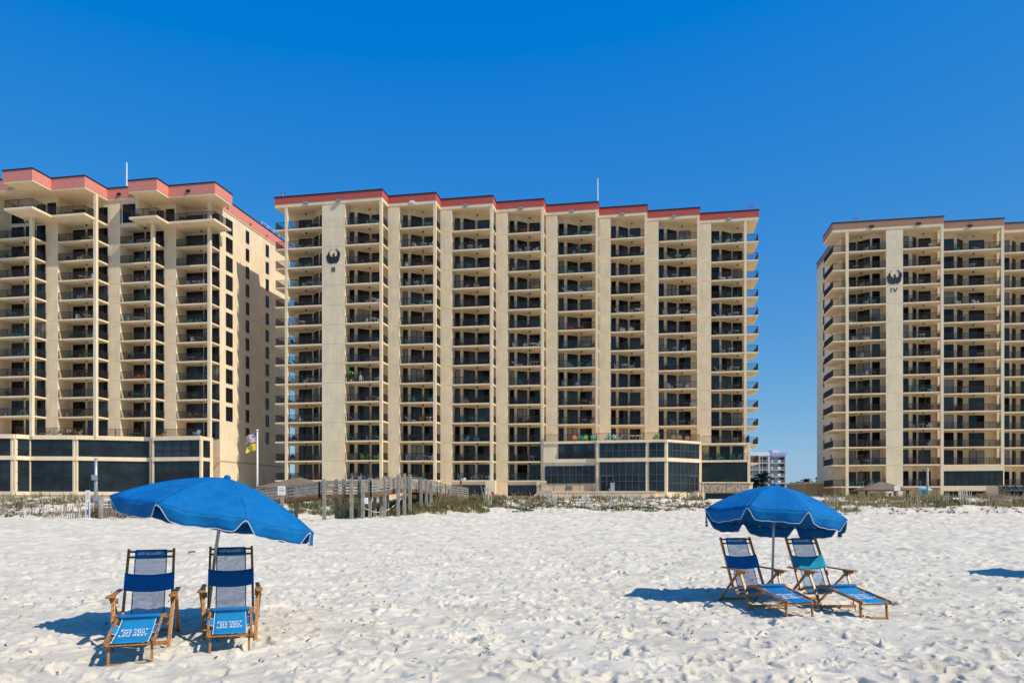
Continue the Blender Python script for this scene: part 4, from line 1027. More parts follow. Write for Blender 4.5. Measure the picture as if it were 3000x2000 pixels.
for k in range(4):
    a = -hw + 2*hw*k/4; b = a + 2*hw/4; pane(mb, (a, 0), (b, 0), -.4, hh*.6, 1, (), 7, 6, fw=.16); mb.face([(a, 0, hh*.6), (b, 0, hh*.6), (b, 1.2, hh), (a, 1.2, hh)], 7); mb.beam((a, -.02, hh*.6), (a, 1.2, hh), .16, .16, 6); mb.beam((a, -.02, hh*.6 ), (b, -.02, hh*.6), .14, .14, 6); mb.beam((a, 1.2, hh), (b, 1.2, hh), .14, .14, 6)
mb.build('frame', TM, t)
mb = MB(); mb.box(-hw, hw, 1.2, 4, -.4, hh - .03); mb.build('back', M['stucco'], t)
# annex of the right tower
Y = 128; x0, x1 = PX(2360, Y), PX(2462, Y); z1 = ZPY(1416, Y)
mb = MB(); mb.box(x0, x1, Y, Y + 9, 1.5, z1); a = mb.build('annex_building', stucco('annex_tan_stucco', (.50, .37, .21)), None); tag(a, 'low flat roofed tan annex left of the right tower', 'building')  # tan stucco, a deeper tone than the tower walls
mb = MB(); mb.box(x0 - .1, x1, Y - .12, Y + 9.1, z1, z1 + .25); mb.build('roof_edge', M['stucco'], a)
for k in range(3):
    mb = MB(); mb.box(x0 + 1 + k*1.7, x0 + 2 + k*1.7, Y - .06, Y, 2.6, 3.6); mb.build('vent', M['joint'], a)
t = thing('fence', 'slatted bronze enclosure fence before the tan annex', 'fence', (PX(2430, 112), 112, 2.2)); mb = MB(); railing(mb, [(-1.7, 0), (1.6, 0)], h=2.0, m=1, gap=.2); mb.build('panel', TM, t)
Y = 106
for px, w, lb in ((2385, 34, 'low pale curb wall at the left of the tan annex fence'), (2433, 44, 'low pale curb wall behind the fallen slat fence')):
    mb = MB(); x0 = PX(px, Y); ww = w / FPX * Y / 2; mb.box(x0 - ww, x0 + ww, Y, Y + .5, 1.4, ZPY(1453, Y)); tag(mb.build('curb_wall', M['concrete'], None, bevel=.03), lb, 'wall')

# ---- far white building
Y = 330; px0, px1 = 2150, 2303; zt = ZPY(1326, Y)
def bx(px): return PX(px, Y) - PX(2230, Y)
t = thing('motel_building', 'distant white motel with violet roof band seen between towers', 'building', (PX(2230, Y), Y, 0))
wm = mat('motel_white', (.60, .60, .60), .8); vm = mat('violet_band', (.30, .27, .60), .7); dm = mat('dark_opening', (.03, .03, .035), .4); bm_ = mat('rail_wood', (.45, .35, .28), .8); gm = mat('motel_glass', (.22, .29, .33), .2)
mb = MB(); mb.box(bx(px0), bx(px1), 1.8, 16, 0, zt - .1); mb.build('wall', wm, t)
mb = MB(); mb.box(bx(2256), bx(px1) + .2, -.15, 1.9, zt - 1.3, zt); mb.build('roof_band', vm, t)
mb = MB(); mb.box(bx(px0), bx(2255), -.15, 1.9, zt - 1.3, zt + .3); mb.build('roof_band', wm, t)
mb = MB(); mb.box(bx(2269), bx(2289), 3, 8, zt - .2, zt + 1.4); mb.build('roof_hut', wm, t)
mb = MB(); mb.box(bx(2186), bx(2207), 3, 8, zt - .2, zt + 2.2); mb.build('roof_hut', wm, t)
for fl in range(6):
    z = zt - 1.3 - 2.97 * (fl + 1)
    mb = MB(); mb.box(bx(px0), bx(px1), 0, 1.8, z - .22, z); mb.build('floor_slab', wm, t)
    mb = MB()
    for h in (.35, .95): mb.box(bx(px0), bx(px1), -.02, .06, z + h, z + h + .16)
    mb.build('railing', bm_, t)
    for a, b, q in ((2190, 2206, dm), (2208, 2224, gm), (2227, 2236, dm), (2239, 2249, dm), (2256, 2260, dm), (2262, 2276, gm), (2278, 2287, gm), (2288, 2301, dm)):
        mb = MB(); mb.box(bx(a), bx(b), 1.7, 1.83, z + .1, z + 2.5); mb.build('opening', q, t)
    for a, b, h in ((2251, 2254.5, 2.75), (2261, 2264, 1.1), (2279, 2287, 1.1), (2301, 2303, 2.75), (2225, 2226.5, 2.75)):
        mb = MB(); mb.box(bx(a), bx(b), -.1, 1.8, z, z + h); mb.build('partition', wm, t)

# ---- palms
M['frond'] = mat('palm_frond', (.035, .075, .022), .6, .3, noise=(2, .3)); M['trunk'] = mat('palm_trunk', (.16, .12, .085), .95, noise=(3, .3))
def palm(px, ytop, Y, r, label, seed, nfr=34):
    rr = random.Random(seed); X = PX(px, Y); z = ZPY(ytop, Y); t = thing('palm_tree', label, 'palm tree', (X, Y, 2.2)); zt = z - 2.2
    mb = MB(); mb.tube([(0, 0, -.5), (.1, 0, zt * .5), (.15, 0, zt)], [.28, .22, .2], 8); mb.build('trunk', M['trunk'], t, True)
    mb = MB()
    for k in range(nfr):
        az = rr.uniform(0, 6.28); el = rr.uniform(-.5, 1.3); L = r * rr.uniform(.8, 1.1); P = []
        for i in range(8):
            s = i / 7; d = L * s; P.append(Vector((.15 + math.cos(az)*math.cos(el)*d, math.sin(az)*math.cos(el)*d, zt + math.sin(el)*d - .55*L*s*s)))
        mb.tube(P, .02, 3)
        for i in range(1, 8):
            for q in range(3):
                p = P[i-1] + (P[i] - P[i-1]) * (q / 3); d = (P[i] - P[i-1]).normalized(); sd = d.cross(Vector((0, 0, 1))).normalized()
                for sg in (-1, 1):
                    tip = p + sd * sg * L * .24 * (1 - .5*abs(i/7 - .4)) + d * L * .12 - Vector((0, 0, L * rr.uniform(.05, .2)))
                    w = d * L * .02; mb.face([p - w, p + w, tip])
    mb.build('crown', M['frond'], t)
palm(2233, 1399, 150, 2.7, 'dark palm tree standing in front of the distant white motel', 1)
palm(2212, 1412, 150, 2.0, 'shorter dark palm tree at the left of the motel palm', 6)
palm(2359, 1411, 170, 2.1, 'small bright palm tree just left of the tan annex', 2)
palm(2326, 1419, 190, 1.9, 'low bushy palm tree right beside the distant motel', 3)
palm(2341, 1417, 190, 1.8, 'low palm tree between the bushy palm and the bright palm', 7)
palm(2398, 1408, 150, 2.2, 'palm tree whose fronds rise over the annex roof', 4)

# ================================================================== dune plants (nobody could count them) and sand fences
GM = [mat('grass_olive', (.105, .115, .040), .8, .2), mat('grass_straw', (.30, .235, .120), .9, .1), mat('grass_dark', (.050, .060, .024), .8, .2), mat('grass_brown', (.150, .095, .050), .9, .1), mat('grass_green', (.085, .150, .030), .7, .2)]
gr = random.Random(21); G = MB()
def tuft(X, Y, h, n, spread, mixw, z=None):
    z0 = gh(X, Y) - .04
    for _ in range(n):
        a = gr.uniform(0, 6.283); d = gr.uniform(0, spread); x = X + math.cos(a)*d; y = Y + math.sin(a)*d
        L = h * gr.uniform(.5, 1.15); lean = gr.uniform(.05, .7); w = gr.uniform(.012, .032) + .012*(h > .7)
        b = gr.uniform(0, 6.283); dx, dy = math.cos(b)*lean*L, math.sin(b)*lean*L
        m = gr.choices(range(5), mixw)[0]; sx, sy = w, 0
        p1 = (x + dx*.35, y + dy*.35, z0 + L*.62)
        i = len(G.v); G.v += [(x - sx, y, z0), (x + sx, y, z0), (p1[0] + sx*.7, p1[1], p1[2]), (p1[0] - sx*.7, p1[1], p1[2]), (x + dx, y + dy, z0 + L*(1 - .35*lean))]
        G.f += [(i, i+1, i+2, i+3), (i+3, i+2, i+4)]; G.m += [m, m]
def leafy(X, Y, r, h, n, mixw):
    z0 = gh(X, Y)
    for _ in range(n):
        a = gr.uniform(0, 6.283); d = r * math.sqrt(gr.random()); x = X + math.cos(a)*d; y = Y + math.sin(a)*d; z = z0 + h * gr.random() * (1 - .5*d/r)
        s = gr.uniform(.05, .13); b = gr.uniform(0, 6.283); c = gr.uniform(-.6, .6); m = gr.choices(range(5), mixw)[0]
        G.face([(x - s*math.cos(b), y - s*math.sin(b), z), (x + .4*s*math.sin(b), y - .4*s*math.cos(b), z + s*c), (x + s*math.cos(b), y + s*math.sin(b), z + .3*s), (x - .4*s*math.sin(b), y + .4*s*math.cos(b), z - s*c + .05)], m)
def region(p0, p1, Y0, Y1, cnt, h, n, spread, mixw):
    for _ in range(cnt):
        Y = gr.uniform(Y0, Y1); X = PX(gr.uniform(p0, p1), Y)
        if vnoise(np.array(X*.55), np.array(Y*.55)) < -.12 and gr.random() < .8: continue
        tuft(X, Y, h * gr.uniform(.6, 1.3), n, spread, mixw)
olive, straw, brown = [5, 2, 3, 1, 1], [2, 5, 1, 3, .3], [1, 3, 2, 5, .2]
region(0, 290, 74, 88, 130, .5, 20, .5, [1, 5, 1, 5, .1]); region(0, 300, 62, 72, 26, .4, 14, .4, brown); region(250, 330, 61, 64, 26, .8, 30, .5, brown)
region(840, 1080, 72, 90, 260, .6, 26, .6, [5, 4, 2, 1, 1.5]); region(1000, 1200, 66, 78, 300, .8, 28, .6, olive)
region(1150, 1420, 69, 84, 420, .6, 30, .6, [4, 6, 2, 3, .8]); region(1180, 1330, 74, 86, 150, .85, 34, .7, [3, 7, 1, 2, .5])
region(1080, 1300, 65.5, 70, 110, .55, 22, .5, [4, 4, 2, 2, 1]); region(1380, 1480, 75, 96, 90, .6, 22, .5, olive)
region(1340, 1640, 72, 79, 150, .40, 18, .5, [3, 3, 3, 3, 1]); region(1640, 2060, 72.5, 76.5, 110, .32, 18, .5, [3, 3, 2, 3, 1.5])
region(1380, 2060, 78, 97, 90, .45, 20, .35, [2, 4, 2, 4, .5]); region(1380, 2060, 93, 104, 90, .6, 16, .4, straw)
region(2400, 3060, 76, 84, 260, .45, 24, .6, [2, 5, 2, 4, .2]); region(2420, 3060, 82, 95, 420, .55, 24, .6, [3, 6, 2, 3, .2])
region(2380, 2520, 72, 80, 60, .5, 22, .5, straw); region(2700, 3000, 76, 82, 160, .6, 24, .6, [5, 3, 3, 2, 1])
for _ in range(420):       # sea oats: tall thin stems with heavy heads
    Y = gr.uniform(74, 96); X = PX(gr.choice([gr.uniform(1180, 1420), gr.uniform(2420, 3060), gr.uniform(2420, 3060), gr.uniform(1400, 2060), gr.uniform(0, 300)]), Y)
    tuft(X, Y, gr.uniform(.8, 1.35), 3, .25, [.5, 6, 0, 2, 0])
for _ in range(760):        # small leafy plants dotted over the open dune
    Y = gr.uniform(72, 94); X = PX(gr.uniform(1360, 2080), Y); leafy(X, Y, gr.uniform(.12, .34), gr.uniform(.08, .25), 9, [3, 1, 4, 4, .6])
for _ in range(60):
    Y = gr.uniform(70.5, 74); X = PX(gr.choice([gr.uniform(1500, 1560), gr.uniform(1690, 1850), gr.uniform(1860, 1920)]), Y); leafy(X, Y, .35, .15, 14, [3, 0, 3, 1, 3])
for _ in range(260):
    Y = gr.uniform(68, 82); X = PX(gr.choice([gr.uniform(0, 300), gr.uniform(2400, 3060)]), Y); leafy(X, Y, gr.uniform(.12, .3), .15, 8, [3, 2, 4, 4, 1])
for _ in range(70):        # twigs
    Y = gr.uniform(62, 72); X = PX(gr.uniform(0, 300), Y); tuft(X, Y, .5, 4, .2, brown)
g_ = G.build('dune_grass', GM); g_['kind'] = 'stuff'; g_['label'] = 'mixed green and straw coloured dune grass and low plants before the towers'; g_['category'] = 'grass'

M['slat'] = mat('bleached_slat', (.33, .28, .23), .9, .15, noise=(9, .4)); M['slat2'] = mat('pale_slat', (.50, .47, .43), .9, .15, noise=(9, .3))
def sand_fence(pa, Ya, pb, Yb, h, label, seed, lean=(0, 0), mess=.08, sl='slat', gap=.13, sink=.25):
    rr = random.Random(seed); A = (PX(pa, Ya), Ya); B = (PX(pb, Yb), Yb); L = math.hypot(B[0]-A[0], B[1]-A[1]); n = max(3, int(L / gap))
    ox, oy = (A[0]+B[0])/2, (A[1]+B[1])/2; oz = gh(ox, oy); t = thing('sand_fence', label, 'fence', (ox, oy, oz), 0, 'slat sand fences in the dune')
    mb = MB(); tops = []
    for k in range(n + 1):
        f = k / n; x = A[0] + (B[0]-A[0])*f - ox; y = A[1] + (B[1]-A[1])*f - oy + .12*math.sin(5*f); z = gh(x + ox, y + oy) - oz
        l1 = lean[0] + rr.gauss(0, mess); l2 = lean[1] + rr.gauss(0, mess); hh = h * rr.uniform(.85, 1.08)
        if rr.random() < .06: hh *= .5
        p = Vector((x, y, z - sink)); q = Vector((x + l1*hh, y + l2*hh, z + hh)); mb.beam(p, q, .045, .016, 0, up=(0, 1, 0)); tops.append((p, q))
    mb.build('slats', M[sl], t)
    mb = MB()
    for f in (.35, .62, .88): mb.tube([p + (q - p)*f for p, q in tops], .008, 4)
    mb.build('wire', M['brown_wood'], t)
sand_fence(126, 59.5, 262, 61.5, 1.05, 'leaning slat fence left of the tall white notice board', 1, (-.08, .02), .06)
sand_fence(304, 60.5, 430, 60.0, .95, 'slat fence just beneath the tip of the left umbrella', 2, (.02, .0), .06)
sand_fence(76, 66, 102, 66.5, 1.1, 'short piece of slat fence standing on the far left dune', 3, (.08, .05), .05)
sand_fence(-20, 65, 6, 66, .9, 'broken slats at the very left edge of the dune', 4, (.35, 0), .1)
sand_fence(1425, 74, 1442, 75, 2.0, 'tall bunch of pale slats right of the dune grass mound', 5, (-.12, .1), .12, 'slat2', .10)
sand_fence(1615, 74.5, 1640, 75.5, 1.7, 'fan of bleached slats in the middle of the open dune', 6, (-.55, .2), .25, 'slat2', .08)
sand_fence(1718, 75, 1745, 75.5, 1.0, 'low heap of fallen bleached slats on the open dune', 7, (-.75, .2), .30, 'slat2', .09)
sand_fence(1795, 75.5, 1812, 76, 1.7, 'upright fan of pale slats before the lobby windows', 8, (-.35, .1), .22, 'slat2', .09)
sand_fence(1868, 75.5, 1898, 76, 1.4, 'fallen fan of pale slats before the angled lobby windows', 9, (-.6, .1), .28, 'slat2', .08)
sand_fence(1340, 72.5, 1640, 73, .35, 'low half buried fence at the foot of the open dune', 10, (.3, 0), .3, 'slat', .3)
sand_fence(2424, 76, 2456, 74, 1.35, 'tilting slat fence right beside the right umbrella', 11, (-.16, .1), .07)
sand_fence(2664, 76, 2694, 74.5, 1.5, 'slat fence below the white sign and mushroom shower', 12, (.03, .05), .08, 'slat')
sand_fence(2742, 77, 2778, 76.5, 1.45, 'leaning slat fence right of the bare grey pole', 13, (.10, .05), .12)
sand_fence(2812, 77, 2838, 78, 1.6, 'dense bunch of grey slats before the dark glass band', 14, (.02, .05), .12, 'slat2', .10)
sand_fence(2900, 78, 2962, 74.5, 1.3, 'long leaning slat fence toward the right edge', 15, (-.10, .05), .09)
sand_fence(2965, 80, 3040, 81, 1.1, 'upright slat fence before the glass shelter at the right edge', 16, (0, 0), .05)
def thin_post(px, Y, yt, lb):
    X = PX(px, Y); g = gh(X, Y); mb = MB(); mb.beam((0, 0, -.3), (gr.uniform(-.06, .06), 0, ZPY(yt, Y) - g), .075, .075, 0, up=(0, 1, 0))
    tag(mb.build('fence_post', M['grey_wood'], None, loc=(X, Y, g)), lb, 'post', 'thin wooden posts along the dune')
PL = [(1555, 'thin post left of the low dune centre, before the patio stairs'), (1685, 'thin post standing before the patio wall vent'), (1732, 'thin post just left of the low slat heap'), (1755, 'thin post between the slat heap and pale fan'), (1830, 'thin post right of the upright slat fan'),
      (1897, 'thin post at the lobby corner pillar'), (1930, 'thin post before the angled lobby windows'), (1978, 'taller thin post before the lobby stairs'), (2014, 'thin post right at the lobby stairs'), (2058, 'tall thin post before the rough stone wall'),
      (2452, 'thin post behind the tilting fence by the right umbrella'), (2693, 'thick post before the mushroom shower'), (2742, 'thin post right of the bare grey pole'), (2887, 'thin post left of the long leaning fence')]
for px, lb in PL: thin_post(px, 76 + (px % 7) * .2, 1462 + (px % 5) * 2 - (14 if px in (1978, 2058, 2452) else 0), lb)
t = thing('rail_fence', 'long low wooden rail fence behind the right dune', 'fence', (PX(2650, 94), 94, gh(PX(2650, 94), 94))); g = gh(PX(2650, 94), 94)
mb = MB(); a, b = PX(2440, 94) - PX(2650, 94), PX(3050, 94) - PX(2650, 94); zr = ZPY(1457, 94) - g; mb.beam((a, 0, zr), (b, 0, zr), .08, .12)
mb.beam((a, 0, zr - .45), (b, 0, zr - .45), .05, .1); k = a
while k < b: mb.beam((k, 0, -.6), (k, 0, zr), .1, .1, 0, up=(0, 1, 0)); k += 2.4
mb.build('rails', M['grey_wood'], t)
mb = MB(); mb.tube([(PX(1250, 68.5), 68.5, gh(PX(1250, 68.5), 68.5) + .12), (PX(1290, 68.8), 68.8, gh(PX(1290, 68.8), 68.8) + .1), (PX(1335, 69), 69, gh(PX(1335, 69), 69) + .14)], [.05, .12, .07], 7)
tag(mb.build('driftwood', M['brown_wood'], None, True), 'dark driftwood branch at the foot of the grassy mound', 'driftwood')
Xb, Yb = UV(-4.9, 107.9); mb = MB(); mb.prism([(-.3, -.3), (.3, -.3), (.3, .3), (-.3, .3)], 0, 1.05); mb.prism([(-.33, -.33), (.33, -.33), (.33, .33), (-.33, .33)], 1.05, 1.2)
tag(mb.build('trash_bin', M['metal'], None, loc=(Xb, Yb, Z(1.55)), bevel=.03), 'grey bin standing beside the lobby door on the patio', 'bin')

# ================================================================== furniture on the balconies
FC = {'dark': (.030, .026, .024), 'white': (.72, .72, .70), 'teal': (.015, .30, .29), 'grey': (.26, .27, .28), 'tan': (.40, .28, .17), 'blue': (.03, .13, .40), 'red': (.50, .03, .07), 'lime': (.33, .55, .10), 'orange': (.70, .20, .08), 'pale blue': (.35, .55, .62), 'brown': (.12, .06, .04)}
FM = {k: mat('furniture_' + k.replace(' ', '_'), c, .5, .4) for k, c in FC.items()}
def m_chair():
    mb = MB(); mb.beam((0, -.25, .42), (0, .22, .38), .52, .04); mb.beam((0, .20, .38), (0, .36, .98), .50, .04, 0, up=(0, 1, 0))
    for sx in (-.27, .27):
        mb.beam((sx, -.28, .62), (sx, .28, .62), .07, .04)
        mb.beam((sx, -.26, 0), (sx, -.24, .62), .05, .05, 0, (0, 1, 0)); mb.beam((sx, .34, 0), (sx, .24, .62), .05, .05, 0, (0, 1, 0))
    return mb
def m_shell():     # round-backed deep chair
    mb = MB(); mb.beam((0, -.38, .40), (0, .20, .24), .56, .05)
    for k in range(5):
        x = -.24 + .12*k; mb.beam((x*.8, .16, .24), (x*1.15, .48, 1.0 - abs(k - 2)*.07), .105, .03, 0, (0, 1, 0))
    for sx in (-.34, .34): mb.beam((sx, -.42, .56), (sx, .34, .52), .13, .03); mb.beam((sx, -.36, 0), (sx, -.36, .56), .09, .04, 0, (0, 1, 0)); mb.beam((sx, .42, 0), (sx, -.2, .40), .04, .09)
    return mb
def m_table():
    mb = MB(); mb.tube([(0, 0, .70), (0, 0, .74)], .52, 14)
    for a in range(4):
        c, s = math.cos(a*1.571 + .78), math.sin(a*1.571 + .78); mb.beam((c*.42, s*.42, 0), (c*.25, s*.25, .70), .05, .05, 0, (0, 1, 0))
    return mb
def m_lounger():
    mb = MB(); mb.beam((-.75, 0, .32), (.35, 0, .32), .58, .05); mb.beam((.33, 0, .33), (.85, 0, .86), .58, .04)
    for x in (-.68, .3):
        for y in (-.25, .25): mb.beam((x, y, 0), (x, y, .32), .05, .05, 0, (0, 1, 0))
    return mb
KINDS = {'chair': ('patio_chair', m_chair), 'deep chair': ('deep_chair', m_shell), 'table': ('patio_table', m_table), 'lounger': ('sun_lounger', m_lounger)}
FME = {}
def fmesh(kind, col):
    if (kind, col) not in FME: FME[kind, col] = KINDS[kind][1]().mesh(KINDS[kind][0], FM[col])
    return FME[kind, col]
CNT = {}; fr_ = random.Random(5)
POS = [(0, .2, 'left end'), (.2, .4, 'left half'), (.4, .6, 'centre'), (.6, .8, 'right half'), (.8, 1.01, 'right end')]
def furn(kind, col, u, v, z, rz, where):
    if CNT.get(kind, 0) >= 290: return
    CNT[kind] = CNT.get(kind, 0) + 1; x, y = UV(u, v)
    o = put(KINDS[kind][0], fmesh(kind, col), None, (x, y, z), -TH + rz)
    word = {'table': 'round table', 'lounger': 'sun lounger'}.get(kind, kind)
    tag(o, f'{col} {word}, {where}', kind.split()[-1], 'balcony furniture: ' + word + 's')
STY = (['dark'] * 9 + ['white'] * 3 + ['teal'] * 3 + ['grey'] * 4 + ['tan'] * 3 + ['brown'] * 4 + ['pale blue'] * 3 + ['white', 'dark'])
FIX = {('middle', 1, 1): 'lime', ('middle', 2, 7): 'teal', ('middle', 2, 0): 'teal', ('middle', 4, 13): 'red', ('middle', 5, 12): 'teal', ('middle', 5, 11): 'teal', ('middle', 5, 13): 'teal', ('middle', 6, 9): 'white', ('middle', 6, 13): 'teal', ('middle', 2, 13): 'teal',
       ('middle', 1, 8): 'white', ('middle', 3, 11): 'teal', ('middle', 3, 12): 'pale blue', ('middle', 4, 7): 'white', ('middle', 1, 7): 'blue', ('middle', 1, 6): 'blue', ('middle', 3, 3): 'teal', ('middle', 0, 11): 'teal', ('left', 1, 4): 'teal', ('left', 0, 6): 'teal', ('left', 3, 8): 'white',
       ('left', 2, 3): 'orange', ('right', 1, 8): 'pale blue', ('right', 1, 5): 'teal', ('middle', 7, 9): 'white', ('middle', 7, 5): 'white', ('middle', 8, 7): 'white', ('middle', 5, 8): 'red', ('middle', 4, 6): 'white', ('middle', 6, 8): 'white'}
def furnish(tname, bays, levels, nfl):
    for bi, (b, lv) in enumerate(zip(bays, levels)):
        for z in lv:
            fl = ALL[tname].index(z); down = len(ALL[tname]) - fl
            col = FIX.get((tname, bi, fl)) or fr_.choice(STY)
            if fr_.random() < .07 and (tname, bi, fl) not in FIX: continue
            x0 = 1.9 if (tname, bi) in (('middle', 0), ('right', 0)) else .45
            x1 = min(b.w, 5.2 if (tname, bi) == ('middle', 8) else b.w) - .75; span = x1 - x0
            r = fr_.random()
            if (tname, bi) in (('middle', 1),): plan = [('lounger', .16), ('chair', .62), ('table', .80), ('chair', .98)] if r < .5 else [('chair', .1), ('chair', .45), ('table', .66), ('chair', .9)]
            elif r < .45: c = fr_.uniform(.35, .7); plan = [('chair', c - .27), ('table', c), ('chair', c + .27)]
            elif r < .65: plan = [('lounger', .22), ('chair', .62), ('table', .85)]
            elif r < .85: plan = [('chair', .12), ('chair', .5), ('table', .72), ('chair', .95)]
            else: plan = [('deep chair', .3), ('deep chair', .62)]
            used = set()
            for kind, f in plan:
                f = min(1, max(0, f)); p = next(n for a, e, n in POS if a <= f < e)
                if (kind, p) in used: continue
                used.add((kind, p))
                where = f'{p} of the {ORD[down]} balcony down, {ORD[bi + 1]} stack, {tname} tower'
                rz = {'chair': (1 if f < .5 else -1) * fr_.uniform(.6, 1.6), 'table': 0, 'lounger': math.pi * (f < .5) + fr_.uniform(-.25, .25), 'deep chair': fr_.uniform(-.4, .4)}[kind]
                c2 = col if fr_.random() < .85 else fr_.choice(STY)
                furn(kind, c2, b.u0 + x0 + span * f, b.v0 + .95 + fr_.uniform(-.15, .25), z, rz, where)
ALL = {'middle': L3, 'right': L4, 'left': L2}
furnish('middle', bays, lev, 14); furnish('left', b2, [L2[1:]] * 4, 11); furnish('right', b4[:3], [L4, L4, L4[1:]], 14)
# terrace furniture, placed as in the photograph
zt = L3[2] + .03
for kind, col, px, v, rz, w in [('deep chair', 'orange', 1684, 109.8, .2, 'first on the podium terrace, middle tower'), ('deep chair', 'teal', 1700, 110.3, -.2, 'behind the orange one, podium terrace, middle tower'), ('deep chair', 'lime', 1715, 109.8, -.1, 'right of the orange one, podium terrace, middle tower'),
    ('deep chair', 'teal', 1738, 110.0, .3, 'fourth on the podium terrace, middle tower'), ('chair', 'white', 1613, 109.8, 0, 'alone at the left end, podium terrace, middle tower'), ('deep chair', 'pale blue', 1781, 109.5, -.3, 'left end of the second terrace part, middle tower'), ('deep chair', 'teal', 1803, 109.8, .5, 'by the white lounger, second terrace part, middle tower'),
    ('lounger', 'white', 1810, 109.1, 0, 'on the second terrace part, middle tower'), ('chair', 'white', 1837, 109.6, 1.57, 'left of the white table, second terrace part, middle tower'), ('table', 'white', 1850, 109.6, 0, 'left half of the dining set, second terrace part, middle tower'), ('table', 'white', 1868, 109.6, 0, 'right half of the dining set, second terrace part, middle tower'),
    ('chair', 'white', 1884, 109.6, -1.57, 'right of the white tables, second terrace part, middle tower'), ('deep chair', 'lime', 1923, 109.2, -.4, 'third terrace part, middle tower'), ('chair', 'tan', 1950, 109.5, .3, 'left of the three shell chairs, third terrace part, middle tower'), ('deep chair', 'tan', 1974, 111.6, 0, 'first of three on the third terrace part, middle tower'),
    ('deep chair', 'tan', 1992, 112.4, 0, 'second of three on the third terrace part, middle tower'), ('deep chair', 'tan', 2014, 113.6, 0, 'last of three on the third terrace part, middle tower')]:
    furn(kind, col, u_at(px, v), v, zt, rz, w)
for kind, col, px, rz, w in [('deep chair', 'teal', 2075, .3, 'left end of the low right balcony, middle tower'), ('deep chair', 'teal', 2112, .3, 'centre of the low right balcony, middle tower'), ('deep chair', 'teal', 2145, -.3, 'right half of the low right balcony, middle tower'), ('deep chair', 'teal', 2163, -.6, 'right end of the low right balcony, middle tower')]:
    furn(kind, col, u_at(px, 116.6), 116.6, Z(6.25), rz, w)
for kind, col, px, rz, w in [('chair', 'tan', 2072, 0, 'left end of the terrace above the low balcony, middle tower'), ('chair', 'white', 2118, .4, 'centre of the terrace above the low balcony, middle tower'), ('table', 'grey', 2155, 0, 'right end of the terrace above the low balcony, middle tower')]:
    furn(kind, col, u_at(px, 116.8), 116.8, L3[2], rz, w)
for kind, col, px, v, rz, w in [('lounger', 'white', 134, 91.2, 0, 'first on the podium terrace, left tower'), ('lounger', 'white', 166, 91.6, 0, 'second on the podium terrace, left tower'), ('deep chair', 'tan', 196, 92.0, .2, 'first of three tan ones on the podium terrace, left tower'), ('deep chair', 'brown', 212, 92.3, 0, 'between the tan ones on the podium terrace, left tower'),
    ('deep chair', 'tan', 230, 92.6, -.2, 'last of the tan ones on the podium terrace, left tower'), ('deep chair', 'teal', 309, 95.3, 0, 'left of the teal pair on the podium terrace, left tower'), ('deep chair', 'teal', 344, 96.6, 0, 'right of the teal pair on the podium terrace, left tower'), ('table', 'white', 386, 97.3, 0, 'left half of the picnic set, podium terrace, left tower'),
    ('table', 'white', 404, 97.4, 0, 'right half of the picnic set, podium terrace, left tower'), ('chair', 'white', 421, 97.4, -1.5, 'right of the picnic set, podium terrace, left tower'), ('lounger', 'tan', 470, 96.6, 0, 'left end of the last terrace part, left tower'), ('deep chair', 'pale blue', 577, 96.0, 0, 'right end of the last terrace part, left tower')]:
    furn(kind, col, u_at(px, v), v, L2[0] + .02, rz, w)
for kind, col, px, v, rz, w in [('chair', 'white', 128, 90.9, .4, 'left part of the left penthouse balcony, left tower'), ('chair', 'dark', 154, 91.4, .4, 'centre of the left penthouse balcony, left tower'), ('deep chair', 'brown', 188, 91.6, 0, 'left of the rocking pair, left penthouse balcony'), ('deep chair', 'brown', 201, 91.7, 0, 'right of the rocking pair, left penthouse balcony'),
    ('chair', 'white', 452, 94.0, .4, 'left end of the right penthouse balcony, left tower'), ('table', 'dark', 535, 96.4, 0, 'centre of the right penthouse balcony, left tower'), ('chair', 'white', 614, 96.4, -.4, 'right end of the right penthouse balcony, left tower')]:
    furn(kind, col, u_at(px, v), v, zp, rz, w)

# potted palm and the people on the balconies
z5 = L3[5]; x, y = UV(u_at(1028, 102.6), 102.6)
t = thing('potted_plant', 'big green potted palm beside the standing woman', 'potted plant', (x, y, z5)); rr = random.Random(3)
mb = MB(); mb.tube([(0, 0, 0), (0, 0, .42)], [.17, .23], 12); mb.build('pot', mat('terracotta', (.50, .28, .17), .8), t, True)
mb = MB(); mb.tube([(0, 0, .4), (.03, 0, .9), (0, 0, 1.3)], .03, 6); mb.build('stem', M['trunk'], t)
mb = MB()
for k in range(16):
    a = rr.uniform(0, 6.28); L = rr.uniform(.6, .95); P = [Vector((math.cos(a)*L*s, math.sin(a)*L*s, 1.2 + .55*math.sin(s*2.4) - .5*s*s)) for s in [i/6 for i in range(7)]]
    for i in range(6):
        sd = Vector((-math.sin(a), math.cos(a), 0)) * .13 * math.sin((i + .7)/6.4*math.pi); s2 = Vector((-math.sin(a), math.cos(a), 0)) * .13 * math.sin((i + 1.6)/6.9*math.pi)
        mb.face([P[i] - sd, P[i] + sd, P[i+1] + s2, P[i+1] - s2])
mb.build('leaves', mat('plant_leaf', (.05, .26, .04), .5, .4), t)
def skin_obj(name, pts, edges, m, parent, root=0, sub=1):
    me = bpy.data.meshes.new(name); me.from_pydata([p[:3] for p in pts], edges, []); me.materials.append(m); o = put(name, me, parent)
    sk = o.modifiers.new('skin', 'SKIN'); sk.use_smooth_shade = True
    for i, p in enumerate(pts):
        v = me.skin_vertices[0].data[i]; v.radius = (p[3], p[3] if len(p) < 5 else p[4]); v.use_root = (i == root)
    s = o.modifiers.new('sub', 'SUBSURF'); s.levels = sub; s.render_levels = sub
    return o
